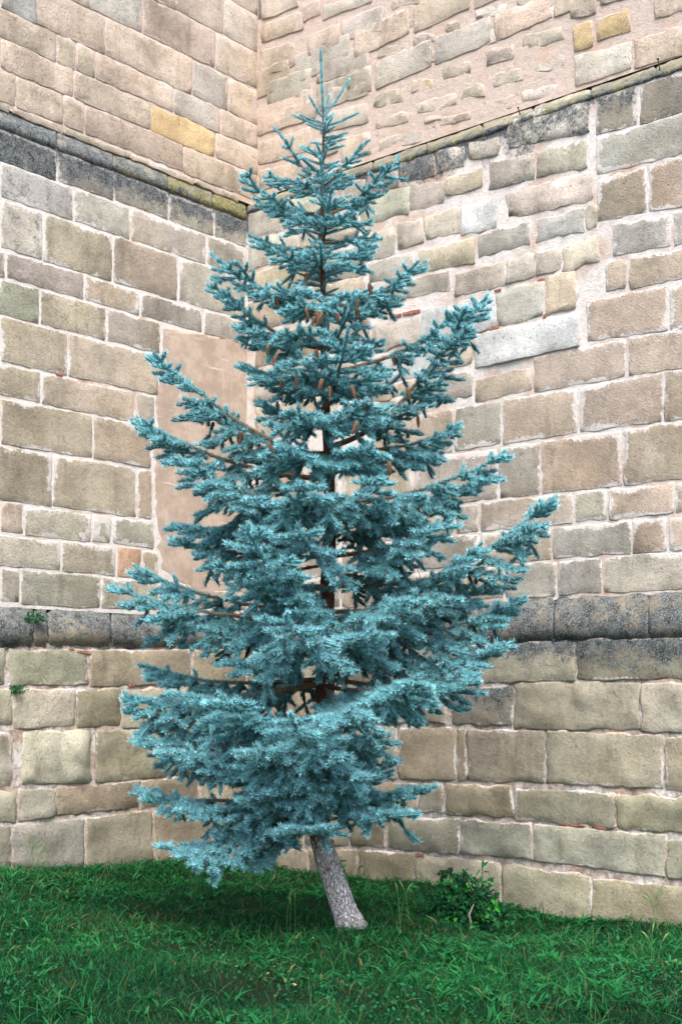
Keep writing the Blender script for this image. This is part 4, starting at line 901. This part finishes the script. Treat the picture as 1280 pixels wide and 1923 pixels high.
def blob(n, rx, ry, rz):
    q = rng.normal(size=(n, 3)); q /= np.linalg.norm(q, axis=1)[:, None]; q *= rng.uniform(.55, 1.05, (n, 1)); q[:, 2] = np.abs(q[:, 2])*1.0
    lump = 1+.25*np.sin(q[:, 0]*6)*np.cos(q[:, 1]*5+q[:, 2]*4); return q*lump[:, None]*np.array((rx, ry, rz))
def gpt(px, Y): X = (px-HX)/F*Y; return Vector((X, Y, float(ground_z(X, Y))))
g0 = gpt(860, 10.75)
pts = blob(1700, .31, .24, .42); pts2 = blob(260, .16, .14, .22)+np.array((.30, .06, .02)); pts3 = blob(120, .14, .1, .1)+np.array((-.05, -.3, -.03))
leaf_cluster('ivy_bush', g0, np.concatenate([pts, pts2, pts3]), .042, IV*3+IVB, 'rounded dark green ivy bush on the grass right of the spruce trunk', 'bush')
bs = g0+Vector((.06, -.28, 0)); 
sv, sf = tube([(0, 0, 0), (.02, .02, .07), (.0, .0, .14), (.04, .03, .22)], np.array((.012, .010, .009, .005)), 6)
link('bare_stem', np_mesh('bare_stem', sv, sf, True), simple_material('dead_wood', srgb(150, 136, 130), srgb(110, 96, 88), 30), None, bs); tag(bpy.data.objects['bare_stem'], 'short pale dead stem at the front foot of the ivy bush', 'twig')
def weed(px, Y, h, nl, lab, size=.05, lean=0.0, cols=None, group=None, cat='weed'):
    g = gpt(px, Y); st = [(0, 0, -.02), (lean*.3, 0, h*.4), (lean, 0, h)]; P = bez(np.array(st[0]), np.array(st[1]), np.array((lean*.6, 0, h*.7)), np.array(st[2]), 8)
    pp = []
    for k in range(nl):
        t = .15+.85*k/nl; b_ = P[int(t*7)]; a = k*2.4; rr = size*.9*(1.1-t*.5); pp.append(b_+np.array((math.cos(a)*rr, math.sin(a)*rr, .01)))
    stems = [(P, np.linspace(.005, .002, 8))]+[(np.array([P[int((.15+.85*k/nl)*7)], q]), np.array((.002, .001))) for k, q in enumerate(pp)]
    leaf_cluster('weed', g, np.array(pp), size, cols or [srgb(34, 104, 54), srgb(50, 128, 62)], lab, cat, stems, 'lance', M_GRASS, group=group)
weed(905, 11.6, .52, 12, 'tall thin leafy weed rising behind the right end of the ivy bush', .055)
weed(640, 12.2, .36, 26, 'dark bushy weed right behind the trunk at the wall foot', .05)
weed(684, 12.4, .34, 5, 'spindly pale weed between the trunk and the ivy bush, against the wall', .05)
weed(1108, 11.9, .26, 9, 'small leafy weed in a vertical joint at the foot of the right wall', .04)
weed(775, 11.7, .22, 14, 'low broad-leaved weed just left of the ivy bush', .06)
weed(940, 11.3, .2, 16, 'low weed right of the ivy bush at the wall foot', .05)
def seed_heads(px, Y, n, h, lab):
    g = gpt(px, Y); V = []; Fq = []; Cc = []
    for k in range(n):
        dx, dy = random.uniform(-.05, .05), random.uniform(-.04, .04); ln = random.uniform(-.12, .12); hh = h*random.uniform(.7, 1.05)
        P = bez(np.array((dx, dy, -.02)), np.array((dx, dy, hh*.5)), np.array((dx+ln*.4, dy, hh*.85)), np.array((dx+ln, dy, hh)), 9)
        r = np.full(9, .0018); r[-3:] = (.006, .0075, .002)
        v_, f_ = tube(P, r, 5); o = len(V); V += list(v_); c = np.array(srgb(110, 150, 84)); Cc += [c*(.8 if i < 30 else 1.2) for i in range(len(v_))]; Fq += [tuple(a+o for a in q) for q in f_]
    me = np_mesh('grass_stalks', np.array(V), np.array(Fq), True); col_attr(me, 'tint', np.array(Cc)); tag(link('grass_stalks', me, M_GRASS, None, g), lab, 'grass')
seed_heads(1222, 11.2, 4, .34, 'thin grass stalks with seed heads in front of the right wall near the right edge')
seed_heads(545, 10.2, 3, .36, 'three tall grass stalks with seed heads left of the trunk foot')
seed_heads(755, 10.2, 3, .34, 'fine grass stalks with seed heads standing between the trunk foot and the ivy bush')
seed_heads(62, 12.0, 5, .34, 'wispy grass stalks against the foot of the left wall near the left edge')
seed_heads(1235, 9.2, 3, .30, 'pale bent seed stalks in the lawn at the right edge')
# plants rooted in the left wall
def wall_plant(x, y, n, r, lab, hang):
    p = L.P(x, y, PL+.03); pts = blob(n, r, r*.45, r*.9)-np.array((0, .03, r*.2)); pts = np.concatenate([pts, blob(n//3, r*.45, r*.3, r*.5)+np.array((-r*.5, -.03, -hang))])
    leaf_cluster('wall_plant', Vector(p), pts, .019, IV+[srgb(40, 112, 70)]*2, lab, 'plant', [(np.array([(0, .04, 0), (-r*.3, -.03, -hang*.6), (-r*.5, -.03, -hang)]), np.array((.004, .003, .002)))], flat=.9)
wall_plant(66, 1164, 260, .12, 'small dark green climbing plant rooted on the lower ledge of the left wall', .13)
wall_plant(36, 1298, 110, .085, 'tiny green tuft growing from a joint below the lower ledge of the left wall', .02)
# bare hanging twig, a few fallen leaves, one dandelion
t0 = ray(776, 985, TY-.2); sv, sf = [], []
vv = []; ff = []; o = 0
for P_ in ([(0, 0, 0), (.01, 0, -.12), (-.03, 0, -.26)], [(.0, 0, -.12), (.04, 0, -.2), (.07, 0, -.3)], [(-.03, 0, -.26), (.03, .01, -.33), (.06, 0, -.42)], [(0, 0, 0), (.06, 0, .08), (.1, 0, .12)]):
    v_, f_ = tube(P_, .0025, 4); vv.append(v_); ff.append(f_+o); o += len(v_)
tg_ = link('bare_twig', np_mesh('bare_twig', np.concatenate(vv), np.concatenate(ff)), M_TWIG, spruce, Vector(t0-base_pt))
M_FALL = simple_material('fallen_leaf', srgb(120, 84, 52), srgb(150, 120, 78), 30)
def fallen(px, py, s, lab):
    Y = 1.86*F/(py-HY)
    for _ in range(4): X = (px-HX)/F*Y; Y = (CZ-float(ground_z(X, Y))-.04)*F/(py-HY)
    g = np.array(((px-HX)/F*Y, Y, float(ground_z((px-HX)/F*Y, Y))+.045)); V = [(0, 0, 0), (-s, -s*.2, .006), (-s*.5, -s*.5, .012), (s*.3, -s*.55, .004), (s, 0, .014), (s*.5, s*.45, .006), (-s*.4, s*.5, .012)]
    ob = link('fallen_leaf', np_mesh('fallen_leaf', np.array(V), np.array([(0, i, i % 6+1) for i in range(1, 7)])), M_FALL, None, Vector(g)); tag(ob, lab, 'leaf'); ob.rotation_euler = (random.uniform(-.3, .3), .2, random.random()*6)
fallen(553, 1853, .02, 'tan fallen leaf on the grass below and left of the trunk foot'); fallen(588, 1765, .015, 'small brown fallen leaf just left of the trunk foot'); fallen(419, 1797, .015, 'orange-brown fallen leaf on the lawn left of the trunk')
print('needles', N_NEEDLE[0], 'stones', NST, 'branches', len(BR))
print('tris', sum(len(o.data.loops)-2*len(o.data.polygons) for o in bpy.data.objects if o.type == 'MESH'))
